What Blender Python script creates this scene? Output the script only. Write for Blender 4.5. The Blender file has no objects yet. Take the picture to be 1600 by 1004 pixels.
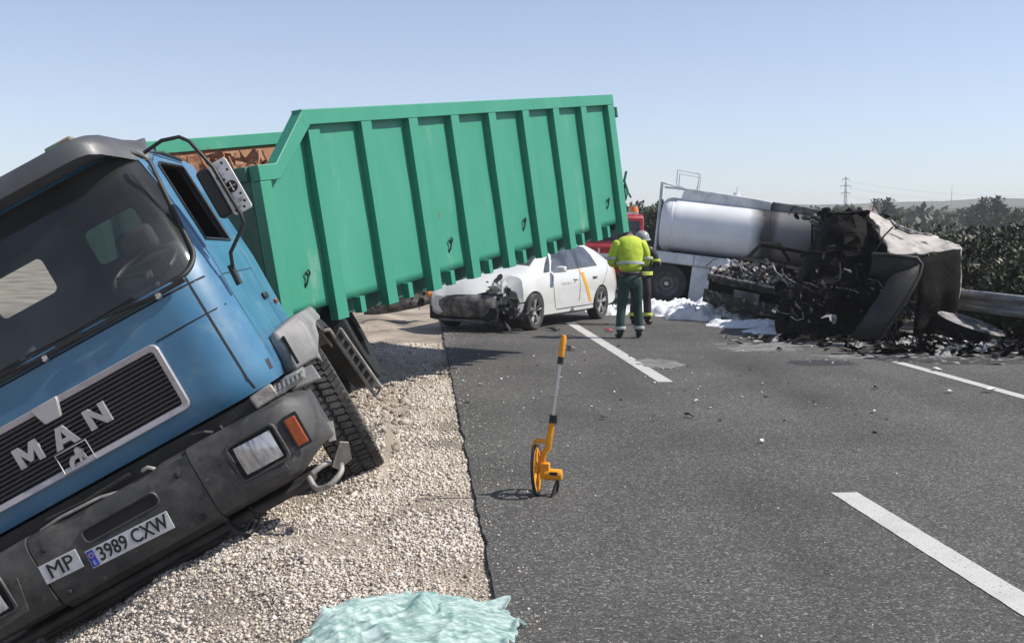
import bpy, bmesh, math, random
import numpy as np
from mathutils import Vector, Matrix, Euler, noise as mnoise
random.seed(7); rng = np.random.default_rng(7)
R = math.radians; PI = math.pi
scene = bpy.context.scene; COL = scene.collection

# ------------------------------------------------------------------ camera, sky, sun
CAMH = 1.65; FPX = 1750.0; PITCH = math.atan(141/1750)
cam = bpy.data.objects.new('camera', bpy.data.cameras.new('camera')); COL.objects.link(cam)
cam.location = (0, 0, CAMH); cam.rotation_euler = (PI/2-PITCH, 0, 0)
cam.data.sensor_width = 36; cam.data.lens = FPX/1600*36
cam.data.clip_start = .05; cam.data.clip_end = 9000
scene.camera = cam
world = bpy.data.worlds.new('World'); scene.world = world; world.use_nodes = True
wn = world.node_tree.nodes; bg = wn['Background']
sky = wn.new('ShaderNodeTexSky'); sky.sky_type = 'NISHITA'; sky.sun_disc = False
SUNV = Vector((.86, -.03, 1)).normalized()
sky.sun_elevation = math.asin(SUNV.z); sky.sun_rotation = math.atan2(SUNV.x, SUNV.y)
sky.altitude = 0; sky.air_density = .85; sky.dust_density = .35; sky.ozone_density = 1.5
hsv = wn.new('ShaderNodeHueSaturation'); hsv.inputs['Saturation'].default_value = .74      # thin dry haze: paler blue all round
world.node_tree.links.new(sky.outputs[0], hsv.inputs['Color']); tint = wn.new('ShaderNodeMix'); tint.data_type = 'RGBA'; tint.blend_type = 'MULTIPLY'; tint.inputs[0].default_value = 1; tint.inputs[7].default_value = (.98, .985, 1.07, 1)
world.node_tree.links.new(hsv.outputs[0], tint.inputs[6]); world.node_tree.links.new(tint.outputs[2], bg.inputs[0]); bg.inputs[1].default_value = .125
sun = bpy.data.objects.new('sun', bpy.data.lights.new('sun', 'SUN')); COL.objects.link(sun)
sun.data.energy = 5.0; sun.data.angle = R(.53); sun.data.color = (1, .955, .88)
sun.rotation_euler = SUNV.to_track_quat('Z', 'Y').to_euler()
sun.location = SUNV*60
vs = scene.view_settings; vs.view_transform = 'Standard'; vs.look = 'None'; vs.gamma = 1; vs.exposure = 0.20
scene.cycles.diffuse_bounces = 2
try: vs.use_curve_mapping = False
except Exception: pass

# ------------------------------------------------------------------ helpers
def ray(px, py):
    c = ((px-800)/FPX, 1.0, -(py-502)/FPX); cp, sp = math.cos(PITCH), math.sin(PITCH)
    return Vector((c[0], c[1]*cp+c[2]*sp, -c[1]*sp+c[2]*cp))
def G(px, py, z=0.0):                 # ground point under a picture position
    d = ray(px, py); return Vector((0, 0, CAMH))+d*((z-CAMH)/d.z)
def AT(px, py, Y):                    # point at distance Y along +Y
    d = ray(px, py); return Vector((0, 0, CAMH))+d*(Y/d.y)
RD = Vector((-.0795, .9968, 0)).normalized(); RR = Vector((RD.y, -RD.x, 0))
def UV(u, v, z=0.0): return RD*u+RR*v+Vector((0, 0, z))
def rotm(yaw, pitch, roll): return Matrix.Rotation(R(yaw), 4, 'Z') @ Matrix.Rotation(R(pitch), 4, 'X') @ Matrix.Rotation(R(roll), 4, 'Y')

class MB:
    def __init__(s): s.v = []; s.f = []
    def add(s, vs_, fs):
        o = len(s.v); s.v += [tuple(x) for x in vs_]; s.f += [tuple(i+o for i in f) for f in fs]; return s
    def box(s, c, d, rot=None):
        hx, hy, hz = d[0]/2, d[1]/2, d[2]/2
        p = [Vector((x*hx, y*hy, z*hz)) for x in (-1, 1) for y in (-1, 1) for z in (-1, 1)]
        if rot is not None: p = [rot @ q for q in p]
        c = Vector(c)
        return s.add([q+c for q in p], [(0, 1, 3, 2), (4, 6, 7, 5), (0, 4, 5, 1), (2, 3, 7, 6), (0, 2, 6, 4), (1, 5, 7, 3)])
    def bx(s, a, b):
        return s.box([(a[i]+b[i])/2 for i in range(3)], [abs(b[i]-a[i]) for i in range(3)])
    def tube(s, pts, r, n=8, closed=False):
        pts = [Vector(p) for p in pts]; m = len(pts); rs = r if isinstance(r, (list, tuple)) else [r]*m
        up = None; rings = []
        for i in range(m):
            if closed: t = (pts[(i+1) % m]-pts[i-1])
            else: t = pts[min(i+1, m-1)]-pts[max(i-1, 0)]
            t = t.normalized() if t.length > 1e-9 else Vector((0, 0, 1))
            if up is None: up = t.orthogonal().normalized()
            up = up-t*up.dot(t)
            up = up.normalized() if up.length > 1e-6 else t.orthogonal().normalized()
            b = t.cross(up)
            rings.append([pts[i]+(up*math.cos(2*PI*k/n)+b*math.sin(2*PI*k/n))*rs[i] for k in range(n)])
        V = [p for q in rings for p in q]; F = []
        for i in range(m if closed else m-1):
            j = (i+1) % m
            for k in range(n): F.append((i*n+k, i*n+(k+1) % n, j*n+(k+1) % n, j*n+k))
        if not closed: F.append(tuple(range(n-1, -1, -1))); F.append(tuple((m-1)*n+k for k in range(n)))
        return s.add(V, F)
    def prism(s, poly, fn, a, b):     # poly of 2-D points, fn(p, q, w) -> 3-D, from w=a to w=b
        n = len(poly)
        V = [fn(p, q, a) for p, q in poly]+[fn(p, q, b) for p, q in poly]
        return s.add(V, [tuple(range(n-1, -1, -1)), tuple(range(n, 2*n))]+[(i, (i+1) % n, n+(i+1) % n, n+i) for i in range(n)])
    def lathe(s, prof, o, ax, n=32, closed=False):   # prof: (radius, along axis)
        o = Vector(o); ax = Vector(ax).normalized(); u = ax.orthogonal().normalized(); w = ax.cross(u); m = len(prof)
        V = [o+ax*h+(u*math.cos(2*PI*k/n)+w*math.sin(2*PI*k/n))*r for r, h in prof for k in range(n)]
        F = [(i*n+k, i*n+(k+1) % n, ((i+1) % m)*n+(k+1) % n, ((i+1) % m)*n+k) for i in range(m if closed else m-1) for k in range(n)]
        return s.add(V, F)
    def loft(s, rings, closed=True, cap=True):
        n = len(rings[0]); m = len(rings); V = [p for r_ in rings for p in r_]; F = []
        for i in range(m-1):
            for k in range(n if closed else n-1): F.append((i*n+k, i*n+(k+1) % n, (i+1)*n+(k+1) % n, (i+1)*n+k))
        if cap: F.append(tuple(range(n-1, -1, -1))); F.append(tuple((m-1)*n+k for k in range(n)))
        return s.add(V, F)
    def grid(s, P):                   # P[i][j] points
        a, b = len(P), len(P[0])
        return s.add([p for r_ in P for p in r_], [(i*b+j, (i+1)*b+j, (i+1)*b+j+1, i*b+j+1) for i in range(a-1) for j in range(b-1)])
    def mesh(s, name, fix=True):
        me = bpy.data.meshes.new(name); me.from_pydata(s.v, [], s.f); me.validate()
        if fix:
            bm = bmesh.new(); bm.from_mesh(me); bmesh.ops.recalc_face_normals(bm, faces=bm.faces); bm.to_mesh(me); bm.free()
        return me
    def build(s, name, mat, parent=None, smooth=None, bevel=0, seg=2, fix=True, loc=None):
        return link(s.mesh(name, fix), name, mat, parent, smooth, bevel, seg, loc)
def link(me, name, mat, parent=None, smooth=None, bevel=0, seg=2, loc=None):
    if mat is not None and not me.materials: me.materials.append(mat)
    o = bpy.data.objects.new(name, me); COL.objects.link(o)
    if parent is not None: o.parent = parent
    if loc is not None: o.location = loc
    if smooth is not None:
        me.shade_smooth()
        if smooth < 180: me.set_sharp_from_angle(angle=R(smooth))
    if bevel:
        b = o.modifiers.new('bevel', 'BEVEL'); b.width = bevel; b.segments = seg; b.limit_method = 'ANGLE'; b.angle_limit = R(35)
        if smooth is None: me.shade_smooth(); me.set_sharp_from_angle(angle=R(35)); b.harden_normals = False
    return o
def tag(o, label=None, cat=None, group=None, kind=None):
    if label: o['label'] = label
    if cat: o['category'] = cat
    if group: o['group'] = group
    if kind: o['kind'] = kind
    return o
def thing(name, label, cat, loc=(0, 0, 0), rot=None, group=None):
    o = bpy.data.objects.new(name, None); COL.objects.link(o); o.empty_display_size = .2
    if rot is not None: o.matrix_world = Matrix.Translation(loc) @ rot
    else: o.location = loc
    return tag(o, label, cat, group)
def kids(o): return [c for c in bpy.data.objects if c.parent == o]
def copy_tree(o, parent=None, tree=None):
    c = o.copy(); COL.objects.link(c)
    if parent is not None: c.parent = parent
    for ch in kids(o): copy_tree(ch, c)
    return c
def evaluated(o):                     # bake the modifiers into a fresh mesh
    dg = bpy.context.evaluated_depsgraph_get(); dg.update()
    return bpy.data.meshes.new_from_object(o.evaluated_get(dg))
def boolean(base, cutters):
    o = link(base.mesh('tmp'), 'tmp', None); cs = []
    for c in cutters:
        k = link(c.mesh('cut'), 'cut', None); cs.append(k)
        m = o.modifiers.new('b', 'BOOLEAN'); m.operation = 'DIFFERENCE'; m.object = k; m.solver = 'EXACT'
    me = evaluated(o)
    for k in cs+[o]: bpy.data.objects.remove(k)
    return me
def text(body, size, name, mat, parent, mtx, ext=.002, off=0, xs=1.0, bold=0):
    cu = bpy.data.curves.new('t', 'FONT'); cu.body = body; cu.size = size; cu.extrude = ext; cu.offset = off
    cu.align_x = 'CENTER'; cu.align_y = 'CENTER'; cu.resolution_u = 3
    t = bpy.data.objects.new('t', cu); COL.objects.link(t); me = evaluated(t); bpy.data.objects.remove(t)
    me.transform(mtx @ Matrix.Diagonal((xs, 1, 1, 1))); me.materials.clear()
    if bold:                              # thicken the strokes: the same letters again, a hair aside
        bm = bmesh.new(); bm.from_mesh(me)
        for k, (dx, dz) in enumerate(((bold, 0), (-bold, 0), (0, bold), (0, -bold))):
            n0 = len(bm.verts); bm.from_mesh(me); bm.verts.ensure_lookup_table()
            for v in bm.verts[n0:]: v.co.x += dx; v.co.z += dz; v.co.y -= .00012*(k+1)
        bm.to_mesh(me); bm.free()
    return link(me, name, mat, parent)
def rrect(x0, x1, z0, z1, r, n=6):
    P = []
    for cx, cz, a0 in ((x1-r, z1-r, 0), (x0+r, z1-r, 90), (x0+r, z0+r, 180), (x1-r, z0+r, 270)):
        for k in range(n+1):
            a = R(a0+90*k/n); P.append((cx+r*math.cos(a), cz+r*math.sin(a)))
    return P
XZ = lambda p, q, w: (p, w, q)
YZ = lambda p, q, w: (w, p, q)
XY = lambda p, q, w: (p, q, w)

# ------------------------------------------------------------------ materials
def mat(name, c, rough=.6, metal=0, c2=None, nscale=6, lo=.4, hi=.65, bump=0, bscale=60, coat=0, detail=6, rvar=0, spec=.5, c3=None, n3=40, lo3=.6, hi3=.7, stretch=None, c4=None, n4=20, lo4=.66, hi4=.7):
    m = bpy.data.materials.new(name); m.use_nodes = True; t = m.node_tree; N = t.nodes; L = t.links.new
    b = N['Principled BSDF']; b.inputs['Base Color'].default_value = (*c, 1); b.inputs['Roughness'].default_value = rough
    b.inputs['Metallic'].default_value = metal; b.inputs['Coat Weight'].default_value = coat; b.inputs['Specular IOR Level'].default_value = spec
    b.inputs['Coat Roughness'].default_value = .08
    tc = N.new('ShaderNodeTexCoord'); src = tc.outputs['Object']
    if stretch:
        mp = N.new('ShaderNodeMapping'); mp.inputs['Scale'].default_value = stretch; L(src, mp.inputs[0]); src = mp.outputs[0]
    def nz(scale, lo_, hi_, det=detail):
        n = N.new('ShaderNodeTexNoise'); n.inputs['Scale'].default_value = scale; n.inputs['Detail'].default_value = det; n.inputs['Roughness'].default_value = .65
        L(src, n.inputs['Vector']); r = N.new('ShaderNodeMapRange'); r.inputs[1].default_value = lo_; r.inputs[2].default_value = hi_
        L(n.outputs[0], r.inputs[0]); return r.outputs[0]
    col = None
    if c2:
        f = nz(nscale, lo, hi); mx = N.new('ShaderNodeMix'); mx.data_type = 'RGBA'
        mx.inputs[6].default_value = (*c, 1); mx.inputs[7].default_value = (*c2, 1); L(f, mx.inputs[0]); col = mx.outputs[2]
        if rvar:
            q = N.new('ShaderNodeMapRange'); q.inputs[3].default_value = rough; q.inputs[4].default_value = rough+rvar; L(f, q.inputs[0]); L(q.outputs[0], b.inputs['Roughness'])
    if c3:
        f = nz(n3, lo3, hi3); mx = N.new('ShaderNodeMix'); mx.data_type = 'RGBA'
        if col: L(col, mx.inputs[6])
        else: mx.inputs[6].default_value = (*c, 1)
        mx.inputs[7].default_value = (*c3, 1); L(f, mx.inputs[0]); col = mx.outputs[2]
    if c4:
        f = nz(n4, lo4, hi4); mx = N.new('ShaderNodeMix'); mx.data_type = 'RGBA'; L(col, mx.inputs[6]); mx.inputs[7].default_value = (*c4, 1); L(f, mx.inputs[0]); col = mx.outputs[2]
    if col: L(col, b.inputs['Base Color'])
    if bump:
        n = N.new('ShaderNodeTexNoise'); n.inputs['Scale'].default_value = bscale; n.inputs['Detail'].default_value = 5; L(src, n.inputs['Vector'])
        u = N.new('ShaderNodeBump'); u.inputs['Strength'].default_value = bump; u.inputs['Distance'].default_value = .02
        L(n.outputs[0], u.inputs['Height']); L(u.outputs[0], b.inputs['Normal'])
    return m
def glass(name, tint=(.8, .85, .85), rough=.02, ior=1.5, dust=0.0):
    m = bpy.data.materials.new(name); m.use_nodes = True; t = m.node_tree; N = t.nodes; L = t.links.new
    N.remove(N['Principled BSDF']); out = N['Material Output']
    tr = N.new('ShaderNodeBsdfTransparent'); tr.inputs[0].default_value = (*tint, 1)
    gl = N.new('ShaderNodeBsdfGlossy'); gl.inputs['Roughness'].default_value = rough
    fr = N.new('ShaderNodeFresnel'); fr.inputs[0].default_value = ior
    mx = N.new('ShaderNodeMixShader'); L(fr.outputs[0], mx.inputs[0]); L(tr.outputs[0], mx.inputs[1]); L(gl.outputs[0], mx.inputs[2])
    df = N.new('ShaderNodeBsdfDiffuse'); df.inputs[0].default_value = (.42, .44, .45, 1); m2 = N.new('ShaderNodeMixShader'); m2.inputs[0].default_value = dust
    if dust:                              # film of road dust, thicker in smears; its grey also paints in reflections
        tc = N.new('ShaderNodeTexCoord'); n = N.new('ShaderNodeTexNoise'); n.inputs['Scale'].default_value = 2.2; n.inputs['Detail'].default_value = 7; L(tc.outputs['Object'], n.inputs[0])
        r = N.new('ShaderNodeMapRange'); r.inputs[1].default_value = .35; r.inputs[2].default_value = .7; r.inputs[3].default_value = dust*.5; r.inputs[4].default_value = dust*1.7; L(n.outputs[0], r.inputs[0]); L(r.outputs[0], m2.inputs[0])
    L(mx.outputs[0], m2.inputs[1]); L(df.outputs[0], m2.inputs[2]); L(m2.outputs[0], out.inputs[0]); return m
M = {}
M['blue'] = mat('truck_blue_paint', (.043, .150, .265), .36, c2=(.062, .18, .29), nscale=2.5, coat=.25, c3=(.15, .24, .30), n3=5, lo3=.56, hi3=.85, rvar=.12, c4=(.12, .105, .085), n4=26, lo4=.66, hi4=.74)
M['cabin'] = mat('cab_interior_dark', (.035, .037, .04), .8)
M['dash'] = mat('dashboard_grey', (.085, .085, .08), .7, c2=(.05, .05, .05))
M['seat'] = mat('seat_fabric', (.03, .032, .035), .9)
M['visor'] = mat('visor_grey', (.095, .098, .105), .42, c2=(.065, .068, .075), nscale=4, rvar=.2)
M['rubber'] = mat('black_rubber', (.012, .012, .013), .55, c2=(.03, .03, .03), nscale=9)
M['blackgap'] = mat('black_gap', (.006, .006, .007), .8)
M['bumper'] = mat('bumper_grey_plastic', (.050, .049, .048), .55, c2=(.11, .10, .09), nscale=4.5, lo=.48, hi=.72, bump=.15, bscale=180, c3=(.018, .018, .018), n3=8, lo3=.52, hi3=.7, c4=(.19, .175, .15), n4=15, lo4=.62, hi4=.74)
M['silver'] = mat('grille_silver', (.46, .44, .45), .38, .35, c2=(.30, .28, .28), nscale=12, lo=.5, hi=.8)
M['slat'] = mat('grille_slat_black', (.05, .05, .055), .4)
M['chrome'] = mat('bright_metal', (.55, .55, .55), .25, .9, c2=(.35, .33, .3), nscale=14)
M['dirty_metal'] = mat('dusty_metal', (.38, .36, .33), .6, .3, c2=(.2, .18, .16), nscale=9, bump=.2)
M['fender'] = mat('fender_grey_plastic', (.17, .17, .17), .6, c2=(.27, .26, .25), nscale=5, bump=.1, bscale=120)
M['amber'] = mat('amber_lens', (.42, .09, .02), .25, c2=(.3, .05, .01), nscale=30, coat=.5)
M['lampglass'] = mat('lamp_glass', (.50, .50, .50), .12, .35, c2=(.20, .20, .21), nscale=16, lo=.42, hi=.66, coat=1, stretch=(3, 1, .5))
M['plate'] = mat('plate_white', (.60, .60, .61), .4, c2=(.45, .45, .45), nscale=9)
M['plateblue'] = mat('plate_blue', (.02, .05, .38), .4)
M['ink'] = mat('plate_ink', (.012, .012, .012), .5)
M['tyre'] = mat('tyre_rubber', (.035, .034, .033), .85, c2=(.12, .11, .10), nscale=7, lo=.45, hi=.75, bump=.2, bscale=80)
M['rim'] = mat('wheel_rim_grey', (.16, .16, .16), .55, .3, c2=(.08, .07, .06), nscale=8)
M['chassis'] = mat('chassis_black', (.018, .017, .016), .7, c2=(.045, .04, .035), nscale=6)
M['green'] = mat('container_green_paint', (.036, .255, .160), .5, c2=(.054, .29, .187), nscale=1.6, lo=.4, hi=.7, c3=(.26, .38, .29), n3=3.2, lo3=.62, hi3=.82, bump=.06, bscale=14, stretch=(1, 1, .35), c4=(.16, .085, .05), n4=7, lo4=.685, hi4=.72)
M['greenshade'] = mat('container_shaded_green', (.035, .15, .10), .55, c2=(.02, .09, .06), nscale=3)  # the container's green again, with shade put into the colour
M['rust'] = mat('rusty_inside', (.30, .145, .075), .85, c2=(.12, .25, .15), nscale=2.6, lo=.60, hi=.70, c3=(.44, .25, .15), n3=7, lo3=.45, hi3=.7, stretch=(1.5, 1, .35))
M['rustbare'] = mat('bare_rust', (.23, .13, .08), .85, c2=(.1, .3, .2), nscale=5, lo=.45, hi=.6)
M['white'] = mat('white_car_paint', (.64, .64, .625), .3, c2=(.52, .51, .49), nscale=4, lo=.5, hi=.9, coat=.6)
M['yellowstripe'] = mat('yellow_orange_film', (.80, .42, .04), .4)
M['worn_marking'] = mat('worn_marking', (.36, .37, .36), .5)
M['charwing'] = mat('charred_wing', (.040, .038, .036), .7, c2=(.016, .015, .014), nscale=3, bump=.3, bscale=20)
M['carglass'] = mat('dark_car_glass', (.03, .036, .042), .07, c2=(.09, .10, .11), nscale=3, coat=.3)
M['crush'] = mat('crushed_dark_parts', (.05, .05, .05), .6, .2, c2=(.01, .01, .01), nscale=10, c3=(.35, .35, .34), n3=9, lo3=.6, hi3=.7, bump=.4, bscale=30)
M['dusty'] = mat('sooty_bumper', (.17, .16, .15), .6, c2=(.035, .033, .03), nscale=7, lo=.38, hi=.6)
M['alloy'] = mat('alloy_wheel', (.52, .52, .52), .35, .6)
M['yellow'] = mat('tool_yellow', (.78, .33, .015), .38, c2=(.66, .25, .01), nscale=12)
M['alu'] = mat('brushed_aluminium', (.55, .56, .57), .35, .7)
M['black'] = mat('black_plastic', (.015, .015, .016), .5)
M['hiviz'] = mat('hi_vis_yellow', (.52, .64, .055), .8, c2=(.42, .54, .04), nscale=9, bump=.5, bscale=14)
M['reflect'] = mat('reflective_silver', (.50, .52, .53), .4, c2=(.4, .42, .42), nscale=20)
M['trouser'] = mat('dark_green_trousers', (.018, .045, .040), .9, c2=(.03, .065, .058), nscale=9, bump=.6, bscale=16)
M['boot'] = mat('black_leather', (.012, .012, .012), .5)
M['shirt'] = mat('grey_green_sleeve', (.20, .24, .22), .85, c2=(.12, .15, .14), nscale=10)
M['skin'] = mat('skin', (.42, .24, .17), .55)
M['hair'] = mat('dark_hair', (.02, .015, .012), .7)
M['turnout'] = mat('black_turnout_cloth', (.02, .02, .022), .9, c2=(.045, .045, .045), nscale=8, bump=.5, bscale=16)
M['helmet'] = mat('grey_helmet', (.26, .28, .28), .3, c2=(.3, .31, .31), nscale=8)
M['fireyellow'] = mat('lime_trim', (.60, .68, .10), .7)
M['red'] = mat('fire_engine_red', (.36, .02, .022), .35, coat=.4, c2=(.25, .012, .014), nscale=3)
M['orange'] = mat('orange_beacon', (.75, .22, .03), .3)
M['hedgestem'] = mat('shrub_stem', (.10, .08, .06), .9)
M['galv'] = mat('galvanised_steel', (.30, .30, .30), .5, .5, c2=(.2, .2, .2), nscale=5)
M['pylon'] = mat('pylon_steel', (.30, .32, .34), .7)
def soot_tank():
    m = mat('tank_metal', (.74, .75, .76), .42, 0, c2=(.64, .65, .66), nscale=1.5, coat=.1)
    t = m.node_tree; N = t.nodes; L = t.links.new; b = N['Principled BSDF']
    old = b.inputs['Base Color'].links[0].from_socket
    tc = N.new('ShaderNodeTexCoord'); sp = N.new('ShaderNodeSeparateXYZ'); L(tc.outputs['Object'], sp.inputs[0])
    ns = N.new('ShaderNodeTexNoise'); ns.inputs['Scale'].default_value = 1.6; ns.inputs['Detail'].default_value = 6; L(tc.outputs['Object'], ns.inputs[0])
    ad = N.new('ShaderNodeMath'); ad.operation = 'MULTIPLY_ADD'; L(ns.outputs[0], ad.inputs[0]); ad.inputs[1].default_value = .34; L(sp.outputs[0], ad.inputs[2])
    rp = N.new('ShaderNodeValToRGB'); L(ad.outputs[0], rp.inputs[0]); e = rp.color_ramp.elements
    sc = lambda x: x/6.0
    dv = N.new('ShaderNodeMath'); dv.operation = 'DIVIDE'; L(ad.outputs[0], dv.inputs[0]); dv.inputs[1].default_value = 6; L(dv.outputs[0], rp.inputs[0])
    e[0].position = sc(2.18); e[0].color = (0, 0, 0, 1); e[1].position = sc(2.48); e[1].color = (.985, .985, .985, 1)
    for p, v in ((2.68, .98), (2.82, .80), (3.3, .86), (3.8, .985)):
        q = e.new(sc(p)); q.color = (v, v, v, 1)
    mx = N.new('ShaderNodeMix'); mx.data_type = 'RGBA'; L(rp.outputs[0], mx.inputs[0]); L(old, mx.inputs[6]); mx.inputs[7].default_value = (.028, .024, .022, 1)
    L(mx.outputs[2], b.inputs['Base Color']); return m
M['tank'] = soot_tank()
M['tankwhite'] = mat('tanker_white', (.68, .69, .71), .45, c2=(.45, .46, .47), nscale=3)
M['sootgrey'] = mat('soot_stained_grey', (.20, .205, .21), .6, c2=(.04, .04, .04), nscale=2.2, lo=.42, hi=.6)
M['burnt'] = mat('charred_black', (.006, .0055, .0055), .9, c2=(.017, .015, .014), nscale=5, lo=.45, hi=.7, bump=.6, bscale=18, spec=.12)
M['burntmid'] = mat('charred_grey', (.042, .04, .038), .8, c2=(.012, .011, .011), nscale=5, c3=(.30, .29, .28), n3=8, lo3=.54, hi3=.66, bump=.4, bscale=25)
M['ash'] = mat('ash_grey', (.38, .365, .35), .85, c2=(.07, .065, .062), nscale=9, lo=.44, hi=.58, bump=.4, bscale=25)
M['burntrust'] = mat('burnt_bare_steel', (.43, .395, .365), .75, .0, c2=(.27, .235, .215), nscale=3, lo=.4, hi=.7, c3=(.02, .018, .017), n3=4.5, lo3=.56, hi3=.64, bump=.35, bscale=14)
M['spill'] = mat('dusty_spill', (.21, .205, .20), .9, c2=(.11, .107, .105), nscale=5, lo=.4, hi=.6, bump=.3, bscale=60)
M['oil'] = mat('oil_stain', (.03, .028, .027), .6)
M['foam'] = mat('fire_foam', (.70, .71, .72), .8, c2=(.62, .65, .70), nscale=4, bump=.8, bscale=14)
M['fragwhite'] = mat('white_fragment', (.72, .72, .70), .5, c2=(.5, .5, .48), nscale=20)
M['fragblack'] = mat('black_fragment', (.02, .02, .02), .6)
M['fragred'] = mat('red_fragment', (.45, .05, .06), .4)

def asphalt():
    m = bpy.data.materials.new('asphalt'); m.use_nodes = True; t = m.node_tree; N = t.nodes; L = t.links.new; b = N['Principled BSDF']
    b.inputs['Roughness'].default_value = .82; b.inputs['Specular IOR Level'].default_value = .35
    tc = N.new('ShaderNodeTexCoord'); P = tc.outputs['Object']
    v1 = N.new('ShaderNodeTexVoronoi'); v1.inputs['Scale'].default_value = 95; L(P, v1.inputs[0])
    hs = N.new('ShaderNodeSeparateColor'); L(v1.outputs['Color'], hs.inputs[0])
    r1 = N.new('ShaderNodeValToRGB'); e = r1.color_ramp.elements
    e[0].position = 0; e[0].color = (.036, .034, .032, 1); e[1].position = 1; e[1].color = (.24, .225, .205, 1)
    for p, c in ((.45, .062), (.8, .085), (.93, .14)): q = e.new(p); q.color = (c*1.06, c, c*.93, 1)
    L(hs.outputs[0], r1.inputs[0])
    mp = N.new('ShaderNodeMapping'); mp.inputs['Rotation'].default_value = (0, 0, -.0796); mp.inputs['Scale'].default_value = (1, .16, 1); L(P, mp.inputs[0])
    n2 = N.new('ShaderNodeTexNoise'); n2.inputs['Scale'].default_value = .9; n2.inputs['Detail'].default_value = 6; L(mp.outputs[0], n2.inputs[0])
    n3 = N.new('ShaderNodeTexNoise'); n3.inputs['Scale'].default_value = .55; n3.inputs['Detail'].default_value = 7; L(P, n3.inputs[0])
    ad = N.new('ShaderNodeMath'); ad.operation = 'ADD'; L(n2.outputs[0], ad.inputs[0]); L(n3.outputs[0], ad.inputs[1])
    mr = N.new('ShaderNodeMapRange'); mr.inputs[1].default_value = .7; mr.inputs[2].default_value = 1.3; mr.inputs[3].default_value = .70; mr.inputs[4].default_value = 1.42; L(ad.outputs[0], mr.inputs[0])
    mu = N.new('ShaderNodeMix'); mu.data_type = 'RGBA'; mu.blend_type = 'MULTIPLY'; mu.inputs[0].default_value = 1
    L(r1.outputs[0], mu.inputs[6]); L(mr.outputs[0], mu.inputs[7])
    # dusty, ash-strewn patches
    n4 = N.new('ShaderNodeTexNoise'); n4.inputs['Scale'].default_value = 1.3; n4.inputs['Detail'].default_value = 9; n4.inputs['Roughness'].default_value = .75; L(P, n4.inputs[0])
    m4 = N.new('ShaderNodeMapRange'); m4.inputs[1].default_value = .62; m4.inputs[2].default_value = .8; m4.inputs[4].default_value = .45; L(n4.outputs[0], m4.inputs[0])
    mx = N.new('ShaderNodeMix'); mx.data_type = 'RGBA'; L(m4.outputs[0], mx.inputs[0]); L(mu.outputs[2], mx.inputs[6]); mx.inputs[7].default_value = (.20, .19, .175, 1)
    L(mx.outputs[2], b.inputs['Base Color'])
    bu = N.new('ShaderNodeBump'); bu.inputs['Strength'].default_value = .55; bu.inputs['Distance'].default_value = .006
    L(v1.outputs['Distance'], bu.inputs['Height']); bu.invert = True; L(bu.outputs[0], b.inputs['Normal'])
    return m
M['asphalt'] = asphalt()
M['asphaltedge'] = mat('asphalt_edge', (.028, .027, .026), .9, c2=(.09, .085, .08), nscale=14, bump=.8, bscale=40)
M['paint'] = mat('road_paint', (.50, .49, .465), .7, c2=(.40, .39, .37), nscale=3, lo=.45, hi=.75, c3=(.22, .21, .2), n3=55, lo3=.585, hi3=.66, bump=.3, bscale=120, c4=(.30, .29, .27), n4=5, lo4=.62, hi4=.8)
def gravelmat(name, scale, cols, bump):
    m = bpy.data.materials.new(name); m.use_nodes = True; t = m.node_tree; N = t.nodes; L = t.links.new; b = N['Principled BSDF']
    b.inputs['Roughness'].default_value = .9; b.inputs['Specular IOR Level'].default_value = .2
    tc = N.new('ShaderNodeTexCoord'); P = tc.outputs['Object']
    v1 = N.new('ShaderNodeTexVoronoi'); v1.inputs['Scale'].default_value = scale; L(P, v1.inputs[0])
    hs = N.new('ShaderNodeSeparateColor'); L(v1.outputs['Color'], hs.inputs[0])
    r1 = N.new('ShaderNodeValToRGB'); e = r1.color_ramp.elements; e[0].color = (*cols[0], 1); e[1].color = (*cols[-1], 1)
    for i, c in enumerate(cols[1:-1]): q = e.new((i+1)/(len(cols)-1)); q.color = (*c, 1)
    L(hs.outputs[0], r1.inputs[0])
    n = N.new('ShaderNodeTexNoise'); n.inputs['Scale'].default_value = .9; n.inputs['Detail'].default_value = 8; L(P, n.inputs[0])
    mr = N.new('ShaderNodeMapRange'); mr.inputs[1].default_value = .35; mr.inputs[2].default_value = .7; mr.inputs[3].default_value = .52; mr.inputs[4].default_value = 1.12; L(n.outputs[0], mr.inputs[0])
    mu = N.new('ShaderNodeMix'); mu.data_type = 'RGBA'; mu.blend_type = 'MULTIPLY'; mu.inputs[0].default_value = 1; L(r1.outputs[0], mu.inputs[6]); L(mr.outputs[0], mu.inputs[7])
    L(mu.outputs[2], b.inputs['Base Color'])
    bu = N.new('ShaderNodeBump'); bu.inputs['Strength'].default_value = bump; bu.inputs['Distance'].default_value = .02; bu.invert = True
    L(v1.outputs['Distance'], bu.inputs['Height']); L(bu.outputs[0], b.inputs['Normal']); return m
M['ground'] = gravelmat('gravelly_earth', 55, [(.32, .265, .205), (.45, .38, .305), (.53, .455, .37), (.38, .315, .245), (.58, .505, .42)], .9)
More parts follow.
